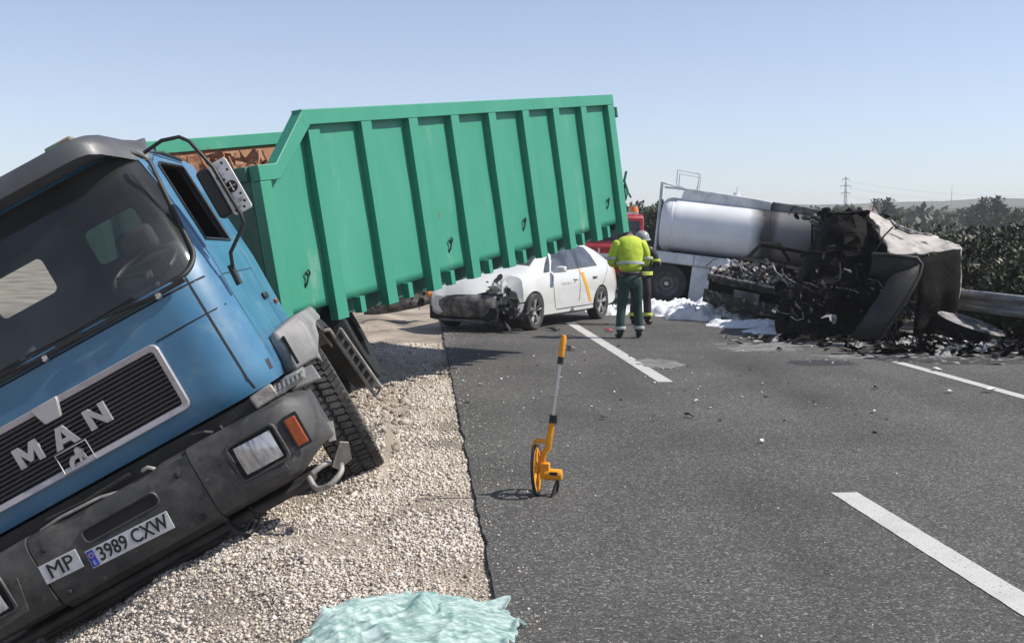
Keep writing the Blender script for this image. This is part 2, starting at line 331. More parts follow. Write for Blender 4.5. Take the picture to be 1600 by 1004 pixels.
def stonemat():
    m = bpy.data.materials.new('gravel_stone'); m.use_nodes = True; t = m.node_tree; N = t.nodes; L = t.links.new; b = N['Principled BSDF']
    b.inputs['Roughness'].default_value = .88; b.inputs['Specular IOR Level'].default_value = .25
    at = N.new('ShaderNodeAttribute'); at.attribute_name = 'tone'
    r1 = N.new('ShaderNodeValToRGB'); e = r1.color_ramp.elements; e[0].color = (.12, .10, .082, 1); e[1].color = (.78, .725, .65, 1)
    for p, c in ((.12, (.24, .20, .16)), (.29, (.53, .47, .40)), (.6, (.63, .57, .495)), (.82, (.58, .48, .385))): q = e.new(p); q.color = (*c, 1)
    L(at.outputs['Fac'], r1.inputs[0]); L(r1.outputs[0], b.inputs['Base Color']); return m
M['stone'] = stonemat()
def leafmat(name, a, b_, c):
    m = bpy.data.materials.new(name); m.use_nodes = True; t = m.node_tree; N = t.nodes; L = t.links.new; b = N['Principled BSDF']
    b.inputs['Roughness'].default_value = .6; b.inputs['Specular IOR Level'].default_value = .3
    at = N.new('ShaderNodeAttribute'); at.attribute_name = 'tone'
    r1 = N.new('ShaderNodeValToRGB'); e = r1.color_ramp.elements; e[0].color = (*a, 1); e[1].color = (*c, 1); q = e.new(.85); q.color = (*b_, 1)
    L(at.outputs['Fac'], r1.inputs[0]); L(r1.outputs[0], b.inputs['Base Color']); return m
M['leaf'] = leafmat('oleander_leaf', (.020, .027, .014), (.088, .095, .055), (.30, .28, .21))
M['leaf2'] = leafmat('scrub_leaf', (.035, .045, .025), (.075, .085, .048), (.16, .16, .10))
M['hill'] = mat('scrub_hillside', (.10, .105, .075), .95, c2=(.06, .07, .045), nscale=.045, lo=.4, hi=.6, c3=(.17, .155, .115), n3=.02, lo3=.55, hi3=.7)

# ------------------------------------------------------------------ setting: ground, road, markings, hills
EDGE = .32; RIGHT = 8.05
def smooth01(x): x = min(1, max(0, x)); return x*x*(3-2*x)
VZ = [(-60, -.3), (-14, -.3), (-7, -.65), (-5, -1.1), (-3.7, -1.27), (-3.0, -1.17), (-2.5, -.98), (-2.0, -.68), (-1.5, -.38), (-1.05, -.15), (-.6, -.07), (-.1, -.03), (.2, -.022), (.36, -.024), (.45, -.06), (8, -.06), (8.3, -.05), (9.5, -.1), (14, .1), (40, .4)]
def prof(v):
    if v <= VZ[0][0]: return VZ[0][1]
    for (a, za), (b, zb) in zip(VZ, VZ[1:]):
        if v <= b: return za+(zb-za)*(v-a)/(b-a)
    return VZ[-1][1]
def hz(u, v):
    z = prof(v)
    if v < .3:
        k = 1-.72*smooth01((u-10)/5)
        z = -.05+(z+.05)*k
        w = smooth01((.15-v)/.6)
        z += w*(.05*mnoise.noise((u*1.1, v*1.3, 3))+.03*mnoise.noise((u*3.1, v*3.6, 9)))
        if 6.6 < u < 10 and -2.2 < v < -.3:        # earth pushed up round the wheel
            z += .07*math.exp(-((u-8.2)/.5)**2-((v+.35)/.3)**2)
            z += .12*math.exp(-((u-8.9)/.6)**2-((v+.25)/.28)**2)
        if u > 9.5: z += .10*smooth01((u-9.5)/1.5)*w*smooth01((-v)/.8)*(.6+mnoise.noise((u*1.7, v*1.7, 1)))
    return z
us = list(np.arange(-6, 3, .5))+list(np.arange(3, 13, .09))+list(np.arange(13, 26, .3))+list(np.geomspace(26, 1500, 36))
us = list(-np.geomspace(6.5, 1400, 14))[::-1]+us
vsn = list(np.arange(-5, .5, .07))+[2, 5, 8]+list(np.arange(8.15, 14, .5))
vsn = list(-np.geomspace(5.4, 1400, 26))[::-1]+vsn+list(np.geomspace(14.5, 1400, 26))
g = MB(); g.grid([[UV(u, v, hz(u, v)) for v in vsn] for u in us])
tag(g.build('ground', M['ground'], smooth=180, fix=False), kind='structure')
def ragged(u): return EDGE+.022*mnoise.noise((u*2.3, 0, 5))+.014*mnoise.noise((u*9, 0, 8))
rv = [0, .04, .3, 1.2, 2.6, 4.2, 6, 7.2, RIGHT-EDGE]
ur = list(-np.geomspace(4, 1300, 16))[::-1]+list(np.arange(-3.5, 24, .06))+list(np.geomspace(24, 1400, 36))
rd = MB(); rd.grid([[UV(u, ragged(u)+x, 0) for x in rv] for u in ur])
tag(rd.build('road', M['asphalt'], fix=False), kind='structure')
eg = MB(); eg.grid([[UV(u, ragged(u)-.001, 0), UV(u, ragged(u)-.004-.012*abs(mnoise.noise((u*11, 2, 0))), -.03), UV(u, ragged(u)-.03, -.075)] for u in ur])
tag(eg.build('asphalt_edge', M['asphaltedge'], smooth=180, fix=False), kind='structure')
def strip(name, v0, v1, u0, u1, skew=0, z=.004, step=.08):
    m = MB(); n = max(2, int(min(400, (u1-u0)/step)))
    P = []
    for i in range(n+1):
        u = u0+(u1-u0)*i/n; j = .004*mnoise.noise((u*14, v0, 0)); k = .004*mnoise.noise((u*14, v1, 4))
        P.append([UV(u, v0+j, z), UV(u+skew*(1 if i in (0, n) else 1), v1+k, z)])
    m.grid(P); return tag(m.build(name, M['paint'], fix=False), kind='structure')
strip('lane_dash', 2.565, 2.735, -1.3, 6.79)
strip('lane_dash', 2.565, 2.735, 12.02, 20.0)
for k in range(5): strip('lane_dash', 2.565, 2.735, 25.3+13.2*k, 33.3+13.2*k, step=.5)
strip('edge_line', 5.90, 6.04, -4, 14.25, step=.1)
strip('edge_line', 5.90, 6.04, 30, 120, step=.3)
# hills
def ridge(name, d, pts, depth, seed):
    m = MB(); P = []
    for i in range(161):
        px = -400+2600*i/160
        x = (px-800)/FPX*d
        top = None
        for (a, ya), (b, yb) in zip(pts, pts[1:]):
            if a <= px <= b: top = ya+(yb-ya)*(px-a)/(b-a)
        h = CAMH+(361-top)/FPX*d+d*.0016*mnoise.noise((px*.012, seed, 0))+d*.0007*mnoise.noise((px*.05, seed, 3))
        P.append([Vector((x*(1-.0002*0), d-depth*.55, -1)), Vector((x, d-depth*.3, h*.45)), Vector((x, d, h)), Vector((x*1.1, d+depth*.6, -1))])
    m.grid(P); return tag(m.build(name, M['hill'], smooth=180, fix=False), kind='structure')
ridge('hills', 620, [(-400, 318), (700, 322), (1000, 323), (1200, 320), (1330, 319), (1450, 314), (1520, 312), (1600, 310), (2200, 305)], 260, 1)
ridge('hills', 330, [(-400, 338), (900, 336), (1300, 332), (1420, 326), (1600, 322), (2200, 316)], 120, 5)

# ------------------------------------------------------------------ blue lorry (local: x to its left side, y backwards, z up; origin = top of grille)
TM = Matrix.Translation((-2.707, 6.453, .660)) @ rotm(3.87, -1.06, -28.9)
lorry = bpy.data.objects.new('lorry', None); COL.objects.link(lorry); lorry.matrix_world = TM
tag(lorry, 'blue flat-nosed lorry tilted into the gravel ditch, silver framed grille towards us', 'lorry')
HW, CR, DEP = 1.2, .34, 1.83
def lin(z, T):
    if z <= T[0][0]: return T[0][1]
    for (a, p), (b, q) in zip(T, T[1:]):
        if z <= b: return p+(q-p)*(z-a)/(b-a)
    return T[-1][1]
def hw(z): return lin(z, [(-.54, 1.17), (-.45, 1.195), (.3, 1.2), (1.08, 1.145), (1.16, 1.10)])
def fy(z): return lin(z, [(-.54, .045), (-.46, .008), (-.2, 0), (.2, .0), (.35, .022), (1.08, .19), (1.16, .24)])
def surf(x, z, off=0):
    a = abs(x)-(hw(z)-CR)
    y = fy(z)+off
    if a > 0: y += CR-math.sqrt(max(0, CR*CR-min(a, CR-.001)**2))
    return y
def side_x(y, z):
    d = fy(z)+CR-y
    return hw(z) if d <= 0 else hw(z)-CR+math.sqrt(max(0, CR*CR-min(d, CR)**2))
def plan(z, inset=0, rear=None):
    h, f = hw(z)-inset, fy(z)+inset; r = max(.03, CR-inset); d = (DEP if rear is None else rear)-inset
    L_ = [(-h, d)]+[(-h, f+r+(d-f-r)*t) for t in (.75, .5, .25)]
    L_ += [(-h+r-r*math.cos(a), f+r-r*math.sin(a)) for a in [PI/2*k/9 for k in range(10)]]
    L_ += [(-h+r+(2*h-2*r)*t, f) for t in [k/12 for k in range(1, 12)]]
    L_ += [(h-r+r*math.sin(a), f+r-r*math.cos(a)) for a in [PI/2*k/9 for k in range(10)]]
    L_ += [(h, f+r+(d-f-r)*t) for t in (.25, .5, .75)]+[(h, d)]
    return L_
zs = [-.54, -.52, -.47, -.4, -.2, 0, .2, .3, .5, .7, .9, 1.08, 1.13]
outer = MB(); outer.loft([[(x, y, z) for x, y in plan(z)] for z in zs]+[[(x, y, 1.165) for x, y in plan(1.16, .03)], [(x, y, 1.19) for x, y in plan(1.16, .09)], [(x, y, 1.205) for x, y in plan(1.16, .2)]])
inner = MB(); inner.loft([[(x, y, z) for x, y in plan(max(z, -.4), .035)] for z in (-.5, -.2, .1, .3, .5, .7, .9, 1.06, 1.12)])
WS = rrect(-1.135, 1.135, .262, 1.10, .13)
ws = MB(); ws.prism(WS, XZ, -.5, .34)
dwin = [(.43, .43), (1.27, .43), (1.34, 1.0), (1.30, 1.03), (.62, 1.0), (.52, .97)]
dw = MB(); dw.prism(dwin, YZ, -1.6, 1.6)
bw1 = MB(); bw1.prism(rrect(.2, .62, .76, 1.04, .05), XZ, 1.5, 2.2)
bw2 = MB(); bw2.prism(rrect(-.62, -.15, .76, 1.04, .05), XZ, 1.5, 2.2)
me = boolean(outer, [inner, ws, dw, bw1, bw2])
me.name = 'cab'; me.materials.append(M['blue']); me.materials.append(M['cabin'])
for p_ in me.polygons:
    c = p_.center
    if -.51 < c.z < 1.13 and abs(c.x) < hw(c.z)-.012 and c.y > surf(c.x, c.z)+.012 and c.y < DEP-.012: p_.material_index = 1
cab = link(me, 'cab', None, lorry, smooth=32)
def on_face(x, z, off=-.004): return Vector((x, surf(x, z)+off, z))
# windscreen, its rubber, the wrap-round glass
def rr_bounds(x, x1, z0, z1, r):
    a = max(0, abs(x)-(x1-r)); d = r-math.sqrt(max(0, r*r-min(a, r)**2)); return z0+d, z1-d
gm = MB(); P = []
for i in range(49):
    x = 1.149*math.sin(PI/2*(-1+2*i/48)); a, b = rr_bounds(x, 1.15, .245, 1.115, .14)
    P.append([Vector((x, surf(x, a+(b-a)*j/14)+.014-.006*(1-(x/1.15)**2), a+(b-a)*j/14)) for j in range(15)])
gm.grid(P)
M['windscreen'] = glass('windscreen_glass', (.66, .71, .70), .08, 1.55, .055)
gm.build('windscreen', M['windscreen'], lorry, smooth=180, fix=False)
sl = MB(); sl.tube([on_face(x, z, .0) for x, z in rrect(-1.137, 1.137, .26, 1.102, .13, 8)], .017, 8, closed=True)
sl.build('windscreen_seal', M['rubber'], lorry, smooth=180)
# dashboard, seats, steering wheel
db = MB(); db.bx((-1.1, .2, -.1), (1.1, .62, .2)); db.bx((.35, .35, .16), (1.05, .6, .3)); db.bx((-.3, .5, .1), (.3, .75, .25))
db.build('dashboard', M['dash'], lorry, bevel=.03)
for x in (.62, -.62):
    st = MB(); st.bx((x-.26, 1.28, .0), (x+.26, 1.44, .62)); st.bx((x-.14, 1.27, .63), (x+.14, 1.38, .82)); st.bx((x-.27, .85, -.1), (x+.27, 1.3, .03))
    st.build('seat', M['seat'], lorry, bevel=.05, seg=3)
sw = MB(); c = Vector((.74, .60, .46)); ax = Vector((0, -.5, .87)); u = Vector((1, 0, 0)); w = ax.cross(u)
sw.tube([c+(u*math.cos(2*PI*k/28)+w*math.sin(2*PI*k/28))*.22 for k in range(28)], .016, 6, closed=True)
for k in (0.3, 2.8, 4.7): sw.tube([c-ax*.03, c+(u*math.cos(k)+w*math.sin(k))*.21], .014, 6)
sw.tube([c-ax*.02, c-ax*.3+Vector((0, -.05, -.1))], .03, 8)
sw.build('steering_wheel', M['rubber'], lorry, smooth=60)
# sun visor with marker lamps
vm = MB(); P = []
for i in range(41):
    x = -1.16+2.32*i/40; e = smooth01((1.16-abs(x))/.22)
    y0 = surf(min(abs(x), 1.10), 1.12)
    yo = y0-.03-.23*e; dz = -.13*(1-smooth01((1.16-abs(x))/.30))**1.5
    P.append([Vector((x, y0+.12, 1.205+.04*e+dz*.3)), Vector((x, y0-.06*e, 1.225+.045*e+dz*.7)), Vector((x, yo+.02, 1.19+.05*e+dz)), Vector((x, yo-.005, 1.15+.045*e+dz)), Vector((x, yo, 1.13-.005*e+dz)), Vector((x, y0-.05*e, 1.12+dz*.6)), Vector((x, y0+.05, 1.125+dz*.3))])
vm.loft([list(p_) for p_ in P]); vis = vm.build('sun_visor', M['visor'], lorry, smooth=50)
for x in (.78, -.78, 0):
    lm = MB(); lm.box((x, surf(x, 1.12)-.06, 1.272), (.17, .10, .04)); l_ = lm.build('marker_lamp', M['rustbare'] if x else M['amber'], lorry, bevel=.012)
# panel gaps: thin dark strips a hair proud of the skin
gp = MB()
def gap_front(x0, z0, x1, z1, w=.007):
    n = max(2, int(math.hypot(x1-x0, z1-z0)/.06)); d = Vector((x1-x0, 0, z1-z0)).normalized(); q = Vector((-d.z, 0, d.x))
    gp.grid([[on_face(x0+(x1-x0)*i/n+q.x*s*w, z0+(z1-z0)*i/n+q.z*s*w, -.0025) for s in (-.5, .5)] for i in range(n+1)])
for s in (1, -1):
    gap_front(s*1.045, .245, s*1.06, -.52, .011)
    gap_front(s*.72, -.004, s*1.155, .004, .009)
gap_front(-1.185, .205, 1.185, .205, .012)
def gap_side(pts, s=1, w=.007):
    for (y0, z0), (y1, z1) in zip(pts, pts[1:]):
        n = max(2, int(math.hypot(y1-y0, z1-z0)/.1)); d = Vector((0, y1-y0, z1-z0)).normalized(); q = Vector((0, -d.z, d.y))
        gp.grid([[Vector((s*(side_x(y0+(y1-y0)*i/n+q.y*k*w, z0+(z1-z0)*i/n)+.0025), y0+(y1-y0)*i/n+q.y*k*w, z0+(z1-z0)*i/n+q.z*k*w)) for k in (-.5, .5)] for i in range(n+1)])
for s in (1, -1):
    gap_side([(.36, .96), (.30, .38), (.30, .02), (.42, -.45)], s); gap_side([(.36, .96), (.6, 1.06), (1.42, 1.07)], s); gap_side([(1.42, 1.07), (1.42, -.45)], s); gap_side([(.30, .18), (1.42, .20)], s, .005)
gp.build('panel_gaps', M['blackgap'], lorry, fix=False)
for s in (1, -1):
    fr = MB(); fr.tube([(s*(side_x(y, z)+.002), y, z) for y, z in dwin], .012, 6, closed=True); fr.build('door_window_seal', M['rubber'], lorry, smooth=60)
    gr = MB(); gr.tube([(s*(side_x(.42, 1.06)+.005), .42, 1.06), (s*(hw(1.1)+.012), .9, 1.10), (s*(hw(1.1)+.005), 1.5, 1.105)], .012, 6); gr.build('rain_gutter', M['black'], lorry)
    dh = MB(); dh.box((s*1.212, 1.30, -.02), (.022, .15, .045)); dh.build('door_handle', M['black'], lorry, bevel=.008)
mk = MB(); mk.box((1.212, 1.62, -.08), (.02, .06, .035)); mk.build('side_marker', M['amber'], lorry, bevel=.006)
# grille
gb = MB(); gb.box((0, .012, -.215), (1.40, .04, .40)); gb.build('grille_back', M['blackgap'], lorry)
for k in range(14):
    s_ = MB(); z = -.045-.0262*k-.005
    s_.prism([(-.030, z), (-.010, z+.007), (-.006, z-.004), (-.028, z-.011)], lambda p, q, w: (w, p, q), -.685, .685); s_.build('grille_slat', M['slat'], lorry)
o1 = rrect(-.72, .72, -.43, 0, .045, 5); o2 = rrect(-.682, .682, -.392, -.040, .022, 5); n = len(o1)
fm = MB(); yb, yf = .0, -.038
V = [(x, yb, z) for x, z in o1]+[(x, yf, z) for x, z in o1]+[(x, yf+.006, z) for x, z in o2]+[(x, yb, z) for x, z in o2]
fm.add(V, [(r_*n+i, r_*n+(i+1) % n, (r_+1)*n+(i+1) % n, (r_+1)*n+i) for r_ in range(3) for i in range(n)])
fm.build('grille_frame', M['silver'], lorry, bevel=.005)
bd = MB(); bd.prism([(-.085, .002), (.085, .002), (.078, -.03), (.055, -.105), (.045, -.115), (-.045, -.115), (-.055, -.105), (-.078, -.03)], XZ, -.03, -.062); bd.build('grille_badge', M['silver'], lorry, bevel=.006)
def letter(name, poly, x, z, h, hole=None):
    bm = bmesh.new(); pts = [(x+p*h, z+q*h) for p, q in poly]
    vsx = [bm.verts.new((a, -.052, b)) for a, b in pts]
    f = bm.faces.new(vsx)
    ex = bmesh.ops.extrude_face_region(bm, geom=[f])
    for v in ex['geom']:
        if isinstance(v, bmesh.types.BMVert): v.co.y += .024
    bmesh.ops.triangulate(bm, faces=bm.faces); bmesh.ops.recalc_face_normals(bm, faces=bm.faces)
    me = bpy.data.meshes.new(name); bm.to_mesh(me); bm.free(); return link(me, name, M['silver'], lorry)
letter('letter_m', [(-.62, -.5), (-.62, .5), (-.28, .5), (0, .02), (.28, .5), (.62, .5), (.62, -.5), (.34, -.5), (.34, .1), (.08, -.36), (-.08, -.36), (-.34, .1), (-.34, -.5)], -.225, -.213, .125)
letter('letter_a', [(-.62, -.5), (-.17, .5), (.17, .5), (.62, -.5), (.30, -.5), (.22, -.30), (.0, -.30), (.0, -.08), (.13, -.08), (0, .26), (-.13, -.08), (-.001, -.08), (-.001, -.30), (-.22, -.30), (-.30, -.5)], .0, -.222, .125)
letter('letter_n', [(-.55, -.5), (-.55, .5), (-.26, .5), (.26, -.12), (.26, .5), (.55, .5), (.55, -.5), (.26, -.5), (-.26, .12), (-.26, -.5)], .225, -.213, .125)
em = MB(); q = [(-.1, -.052, -.298), (.1, -.052, -.298), (.1, -.052, -.418), (-.1, -.052, -.418)]; em.tube(q, .0055, 4, closed=True); em.build('emblem_frame', M['silver'], lorry)
letter('emblem_lion', [(-.40, -.42), (-.30, -.45), (-.22, -.25), (-.10, -.12), (.12, -.10), (.10, -.40), (.22, -.40), (.26, -.06), (.34, -.30), (.42, -.28), (.38, .05), (.46, .16), (.36, .20), (.32, .34), (.20, .40), (.08, .30), (.05, .08), (-.16, .10), (-.30, .0), (-.40, -.16), (-.42, -.30)], .0, -.358, .125)
# wipers
for x0, xa in ((.24, .86), (-.50, .12), (-1.1, -.5)):
    wp = MB(); a = on_face(x0+.62, .225, -.035); b = on_face(x0+.30, .262, -.045)
    wp.tube([a, (a+b)/2+Vector((0, -.012, .006)), b], [.014, .011, .009], 6)
    wp.tube([on_face(x0-.20, .285, -.032), on_face(x0+.10, .275, -.036), on_face(x0+.5, .285, -.03)], .0085, 5)
    wp.box(on_face(x0+.06, .245, -.03), (.16, .035, .03)); wp.build('wiper', M['black'], lorry)
    wb = MB(); wb.lathe([(0, 0), (.024, 0), (.024, .03), (.016, .045), (0, .045)], on_face(x0+.63, .222, .0), (0, -1, 0), 14); wb.build('wiper_pivot', M['chrome'], lorry, smooth=40)
wl = MB(); wl.box((0, -.012, .233), (2.1, .02, .03)); wl.build('scuttle_trim', M['black'], lorry, bevel=.006)
# bumper: centre panel and two end pieces with lamps
def bumper_pts(x): a = max(0, abs(x)-.96); return .36-math.sqrt(max(0, .36**2-min(a, .355)**2))
bc = MB()
sect = [(.12, -.655), (-.05, -.65), (-.105, -.675), (-.13, -.72), (-.13, -.98), (-.10, -1.07), (-.02, -1.12), (.12, -1.12)]
def topcut(x):                          # raised shoulders either side of the middle dip
    return .018*smooth01((abs(x-.03)-.30)/.06)
rows = []
for i in range(31):
    x = -.47+1.04*i/30; rows.append([(x, y, z+(topcut(x) if z > -.7 else 0)) for y, z in sect])
bc.loft(rows, closed=False, cap=False)
holes = [rrect(-.17, .30, -.825, -.745, .035)]
bc.build('bumper_middle', M['bumper'], lorry, smooth=30)
sr = MB(); sr.tube([(x, -.131, z) for x, z in rrect(-.17, .31, -.83, -.745, .035)], .009, 6, closed=True); sr.build('step_slot_rim', M['bumper'], lorry, smooth=60)
sr = MB(); sr.prism(rrect(-.165, .305, -.825, -.75, .03), XZ, -.1335, -.125); sr.build('step_slot', M['blackgap'], lorry)
for x in (-.40, .47):
    for z in (-.735, -1.02):
        bt = MB(); bt.lathe([(0, -.006), (.016, -.004), (.02, 0), (.02, .01)], (x, -.131, z), (0, 1, 0), 12); bt.build('bumper_bolt', M['rubber'], lorry, smooth=40)
for s in (1, -1):
    before_ = set(bpy.data.objects)
    be = MB(); rows = []
    for i in range(25):
        t = i/24; x = .578+(1.31-.578)*(t if t < .6 else .6+.4*math.sin((t-.6)/.4*PI/2)); by = bumper_pts(x)
        e = smooth01((1.31-x)/.10)
        zt = -.628-.012*t+.0-.05*(1-e); zb = -1.095+.09*(1-smooth01((1.29-x)/.25))
        yo = -.14+by*.8
        rows.append([(s*x, yo+.26, zt-.005), (s*x, yo+.06, zt), (s*x, yo+.018, zt-.025), (s*x, yo, zt-.075), (s*x, yo, zb+.09), (s*x, yo+.03, zb+.03), (s*x, yo+.10, zb), (s*x, yo+.28, zb)])
    be.loft(rows, closed=False, cap=True); be.build('bumper_end', M['bumper'], lorry, smooth=35)
    hb = MB(); hb.prism(rrect(s*.94-.15, s*.94+.15, -.955, -.735, .03), XZ, -.144, -.10); hb.build('headlight_recess', M['blackgap'], lorry)
    hr = MB(); hr.tube([(x, -.146, z) for x, z in rrect(s*.94-.152, s*.94+.152, -.957, -.733, .03)], .012, 6, closed=True); hr.build('headlight_rim', M['bumper'], lorry, smooth=60)
    hl = MB(); P = []
    for i in range(13):
        x = -.118+.236*i/12; P.append([Vector((s*.945+x, -.150-.018*(1-(x/.118)**2)-.012*(1-((z_)/.085)**2), -.845+z_-.02*x*s)) for z_ in [-.085+.17*j/8 for j in range(9)]])
    hl.grid(P); hl.build('headlight', M['lampglass'], lorry, smooth=180)
    fl = MB(); fl.prism([(s*.70, -.80), (s*.76, -.80), (s*.785, -.955), (s*1.05, -.985), (s*1.05, -1.02), (s*.74, -1.0)], XZ, -.139, -.148); fl.build('bumper_recess_face', M['bumper'], lorry, bevel=.003)
    ip = MB(); ip.prism(rrect(s*1.19-.05, s*1.19+.05, -.95, -.74, .012), XZ, -.118, -.105); ip.build('indicator_bezel', M['rubber'], lorry)
    ii = MB(); ii.prism(rrect(s*1.19-.034, s*1.19+.034, -.932, -.76, .008), XZ, -.134, -.11); ii.build('indicator', M['amber'], lorry, bevel=.005)
    if s < 0:                            # the right-hand end piece sits pushed in towards the middle
        for o in set(bpy.data.objects)-before_: o.location.x = .10
al = MB(); al.bx((-1.15, .0, -1.19), (1.1, .25, -1.13)); al.box((-.15, .1, -1.2), (1.2, .1, .06)); al.build('air_dam', M['chassis'], lorry, bevel=.02)
sp = MB(); sp.bx((-1.1, .08, -.66), (1.1, 1.4, -.56)); sp.bx((-.9, .2, -1.1), (.9, .5, -.6)); sp.tube([(-.35, .0, -.60), (-.1, -.02, -.612), (.2, .0, -.60)], .012, 6); sp.tube([(.62, .02, -.58), (.70, 0, -.6), (.74, .02, -.63), (.80, .0, -.62)], .014, 6)
sp.build('front_crossmember', M['chassis'], lorry)
ft = MB(); ft.tube([(-.40, -.02, -.635), (-.25, -.05, -.622), (.0, -.04, -.632), (.1, -.02, -.66)], .010, 6); ft.tube([(.28, -.02, -.62), (.33, -.06, -.615), (.36, -.04, -.65)], .012, 6); ft.build('hose', M['dirty_metal'], lorry, smooth=60)
# number plates
TX = Matrix(((1, 0, 0, 0), (0, 0, -1, 0), (0, 1, 0, 0), (0, 0, 0, 1)))
def plate(cx_, cz, w_, h_, s_, eu, name, tilt=0):
    pm = MB(); pm.box((0, 0, 0), (w_, .006, h_)); po = pm.build('number_plate', M['plate'], lorry, bevel=.002)
    po.location = (cx_, -.1375, cz); po.rotation_euler = (0, R(tilt), 0)
    off = .02 if eu else 0
    text(s_, h_*1.06, 'plate_lettering', M['ink'], po, Matrix.Translation((off, -.0036, 0)) @ TX, .0006, 0, .80 if eu else 1.05, .0022 if eu else .0012)
    if eu:
        e = MB(); e.box((-w_/2+.025, -.0042, 0), (.042, .003, h_-.012)); e.build('plate_blue_band', M['plateblue'], po)
        text('E', .035, 'plate_country_letter', M['plate'], po, Matrix.Translation((-w_/2+.025, -.0062, -.028)) @ TX, .0004)
        st = MB()
        for k in range(12): a = 2*PI*k/12; st.box((-w_/2+.025+.013*math.cos(a), -.0062, .02+.013*math.sin(a)), (.004, .001, .004))
        st.build('plate_stars', M['yellowstripe'], po)
plate(.055, -.925, .52, .11, '3989 CXW', True, 'p', 2.5)
plate(-.36, -.868, .235, .115, 'MP', False, 'p', 3)
# mirror and its bracket
mb = MB(); mb.tube([(1.17, .22, 1.02), (1.30, .2, 1.03), (1.40, .2, 1.0), (1.44, .2, .95), (1.485, .2, .75), (1.49, .2, .42), (1.48, .2, .37), (1.32, .22, .26), (1.275, .25, .16)], .012, 8)
mb.tube([(1.275, .25, .2), (1.265, .26, .07)], .02, 8); mb.build('mirror_bracket', M['black'], lorry, smooth=60)
mp_ = MB(); mp_.prism(rrect(1.455, 1.575, .435, .775, .02), XZ, .215, .235); mpo = mp_.build('mirror_back_plate', M['plate'], lorry, bevel=.004)
hb = MB(); hb.lathe([(.036, 0), (.036, .004), (0, .004)], (1.525, .212, .60), (0, -1, 0), 18)
for x, z in ((1.48, .74), (1.54, .75), (1.55, .70), (1.475, .68), (1.48, .53), (1.55, .49), (1.53, .46), (1.475, .46), (1.505, .655), (1.55, .54)): hb.lathe([(.008, 0), (.008, .003), (0, .003)], (x, .212, z), (0, -1, 0), 8)
hb.box((1.495, .211, .6), (.012, .004, .22)); hb.build('mirror_plate_holes', M['blackgap'], lorry)
cb = MB(); cb.tube([(1.497+.0, .209, .60), (1.553, .209, .60)], .005, 5); cb.tube([(1.525, .209, .572), (1.525, .209, .628)], .005, 5); cb.build('mirror_hub_cross', M['dirty_metal'], lorry); cb = MB(); cb.tube([(1.535, .207, .505), (1.49, .205, .50)], .008, 5); cb.box((1.535, .205, .51), (.03, .01, .016)); cb.box((1.49, .205, .50), (.03, .02, .04)); cb.build('mirror_clamp', M['dirty_metal'], lorry)
mh = MB(); mh.prism(rrect(1.365, 1.452, .46, .775, .025), XZ, .23, .33); mh.build('mirror_housing', M['black'], lorry, bevel=.015)
# wheel arch mouldings, steps, front wheels
def tyre_wheel(c, side, rad=.5, wid=.32, steer=0, parent=lorry):
    prof_ = [(.27, -.42), (.33, -.49), (.42, -.5), (.475, -.47), (.495, -.40), (.5, -.2), (.5, .2), (.495, .40), (.475, .47), (.42, .5), (.33, .49), (.27, .42)]
    k = rad/.5
    t = MB(); t.lathe([(r*k, h*wid) for r, h in prof_], (0, 0, 0), (1, 0, 0), 56, closed=True)
    for i in range(64):
        a = 2*PI*i/64
        for j, (h0, h1, da) in enumerate(((-.46, -.28, 0), (-.25, -.03, .5), (.03, .25, 0), (.28, .46, .5))):
            b = a+da*2*PI/64; m_ = Matrix.Rotation(b, 4, 'X')
            t.box(m_ @ Vector((wid*(h0+h1)/2, 0, rad+.004)), (wid*(h1-h0), rad*2*PI/64*.72, .022), m_.to_3x3() @ Matrix.Rotation(R(18 if j % 2 else -18), 3, 'Z'))
    to = t.build('front_tyre', M['tyre'], parent, smooth=28); to.location = c; to.rotation_euler = (0, 0, R(steer))
    r_ = MB(); r_.lathe([(.0, .05), (.10, .05), (.115, .02), (.20, .02*side), (.24, .08*side), (.268, .13*side), (.272, .0), (.26, -.1*side)], (0, 0, 0), (1, 0, 0), 32)
    ro = r_.build('wheel_rim', M['rim'], to, smooth=40)
    for i in range(10):
        a = 2*PI*i/10; nt = MB(); nt.lathe([(0, .03), (.014, .03), (.014, 0)], (side*.025, .155*math.cos(a), .155*math.sin(a)), (side, 0, 0), 6); nt.build('wheel_nut', M['dirty_metal'], to)
    return to
tyre_wheel((1.20, 1.30, -.945), 1, steer=9); tyre_wheel((-1.12, 1.30, -.945), -1, steer=9)
fd = MB(); P = []                        # arch over the wheel, flared outwards
for i in range(17):
    a = R(38+100*i/16); y = 1.28-.60*math.cos(a); z = -.93+.62*math.sin(a)
    P.append([Vector((.98, y, z+.01)), Vector((1.30, y, z)), Vector((1.385, y, z-.012)), Vector((1.395, y, z-.06))])
fd.grid(P); fo = fd.build('wheel_arch', M['fender'], lorry, smooth=45); sd = fo.modifiers.new('s', 'SOLIDIFY'); sd.thickness = .018
cbk = MB(); cbk.loft([[(1.19, .62, -.30), (1.24, .60, -.27), (1.40, .75, -.245), (1.43, 1.5, -.235), (1.2, 1.6, -.23)], [(1.19, .60, -.40), (1.26, .57, -.40), (1.43, .72, -.36), (1.45, 1.5, -.33), (1.2, 1.6, -.33)], [(1.17, .66, -.55), (1.24, .62, -.57), (1.40, .74, -.56), (1.40, 1.0, -.5), (1.2, 1.1, -.5)]])
cbk.build('corner_moulding', M['fender'], lorry, bevel=.02)
cg = MB(); cg.bx((1.275, .575, -.53), (1.292, .60, -.33)); cg.build('moulding_groove', M['blackgap'], lorry)
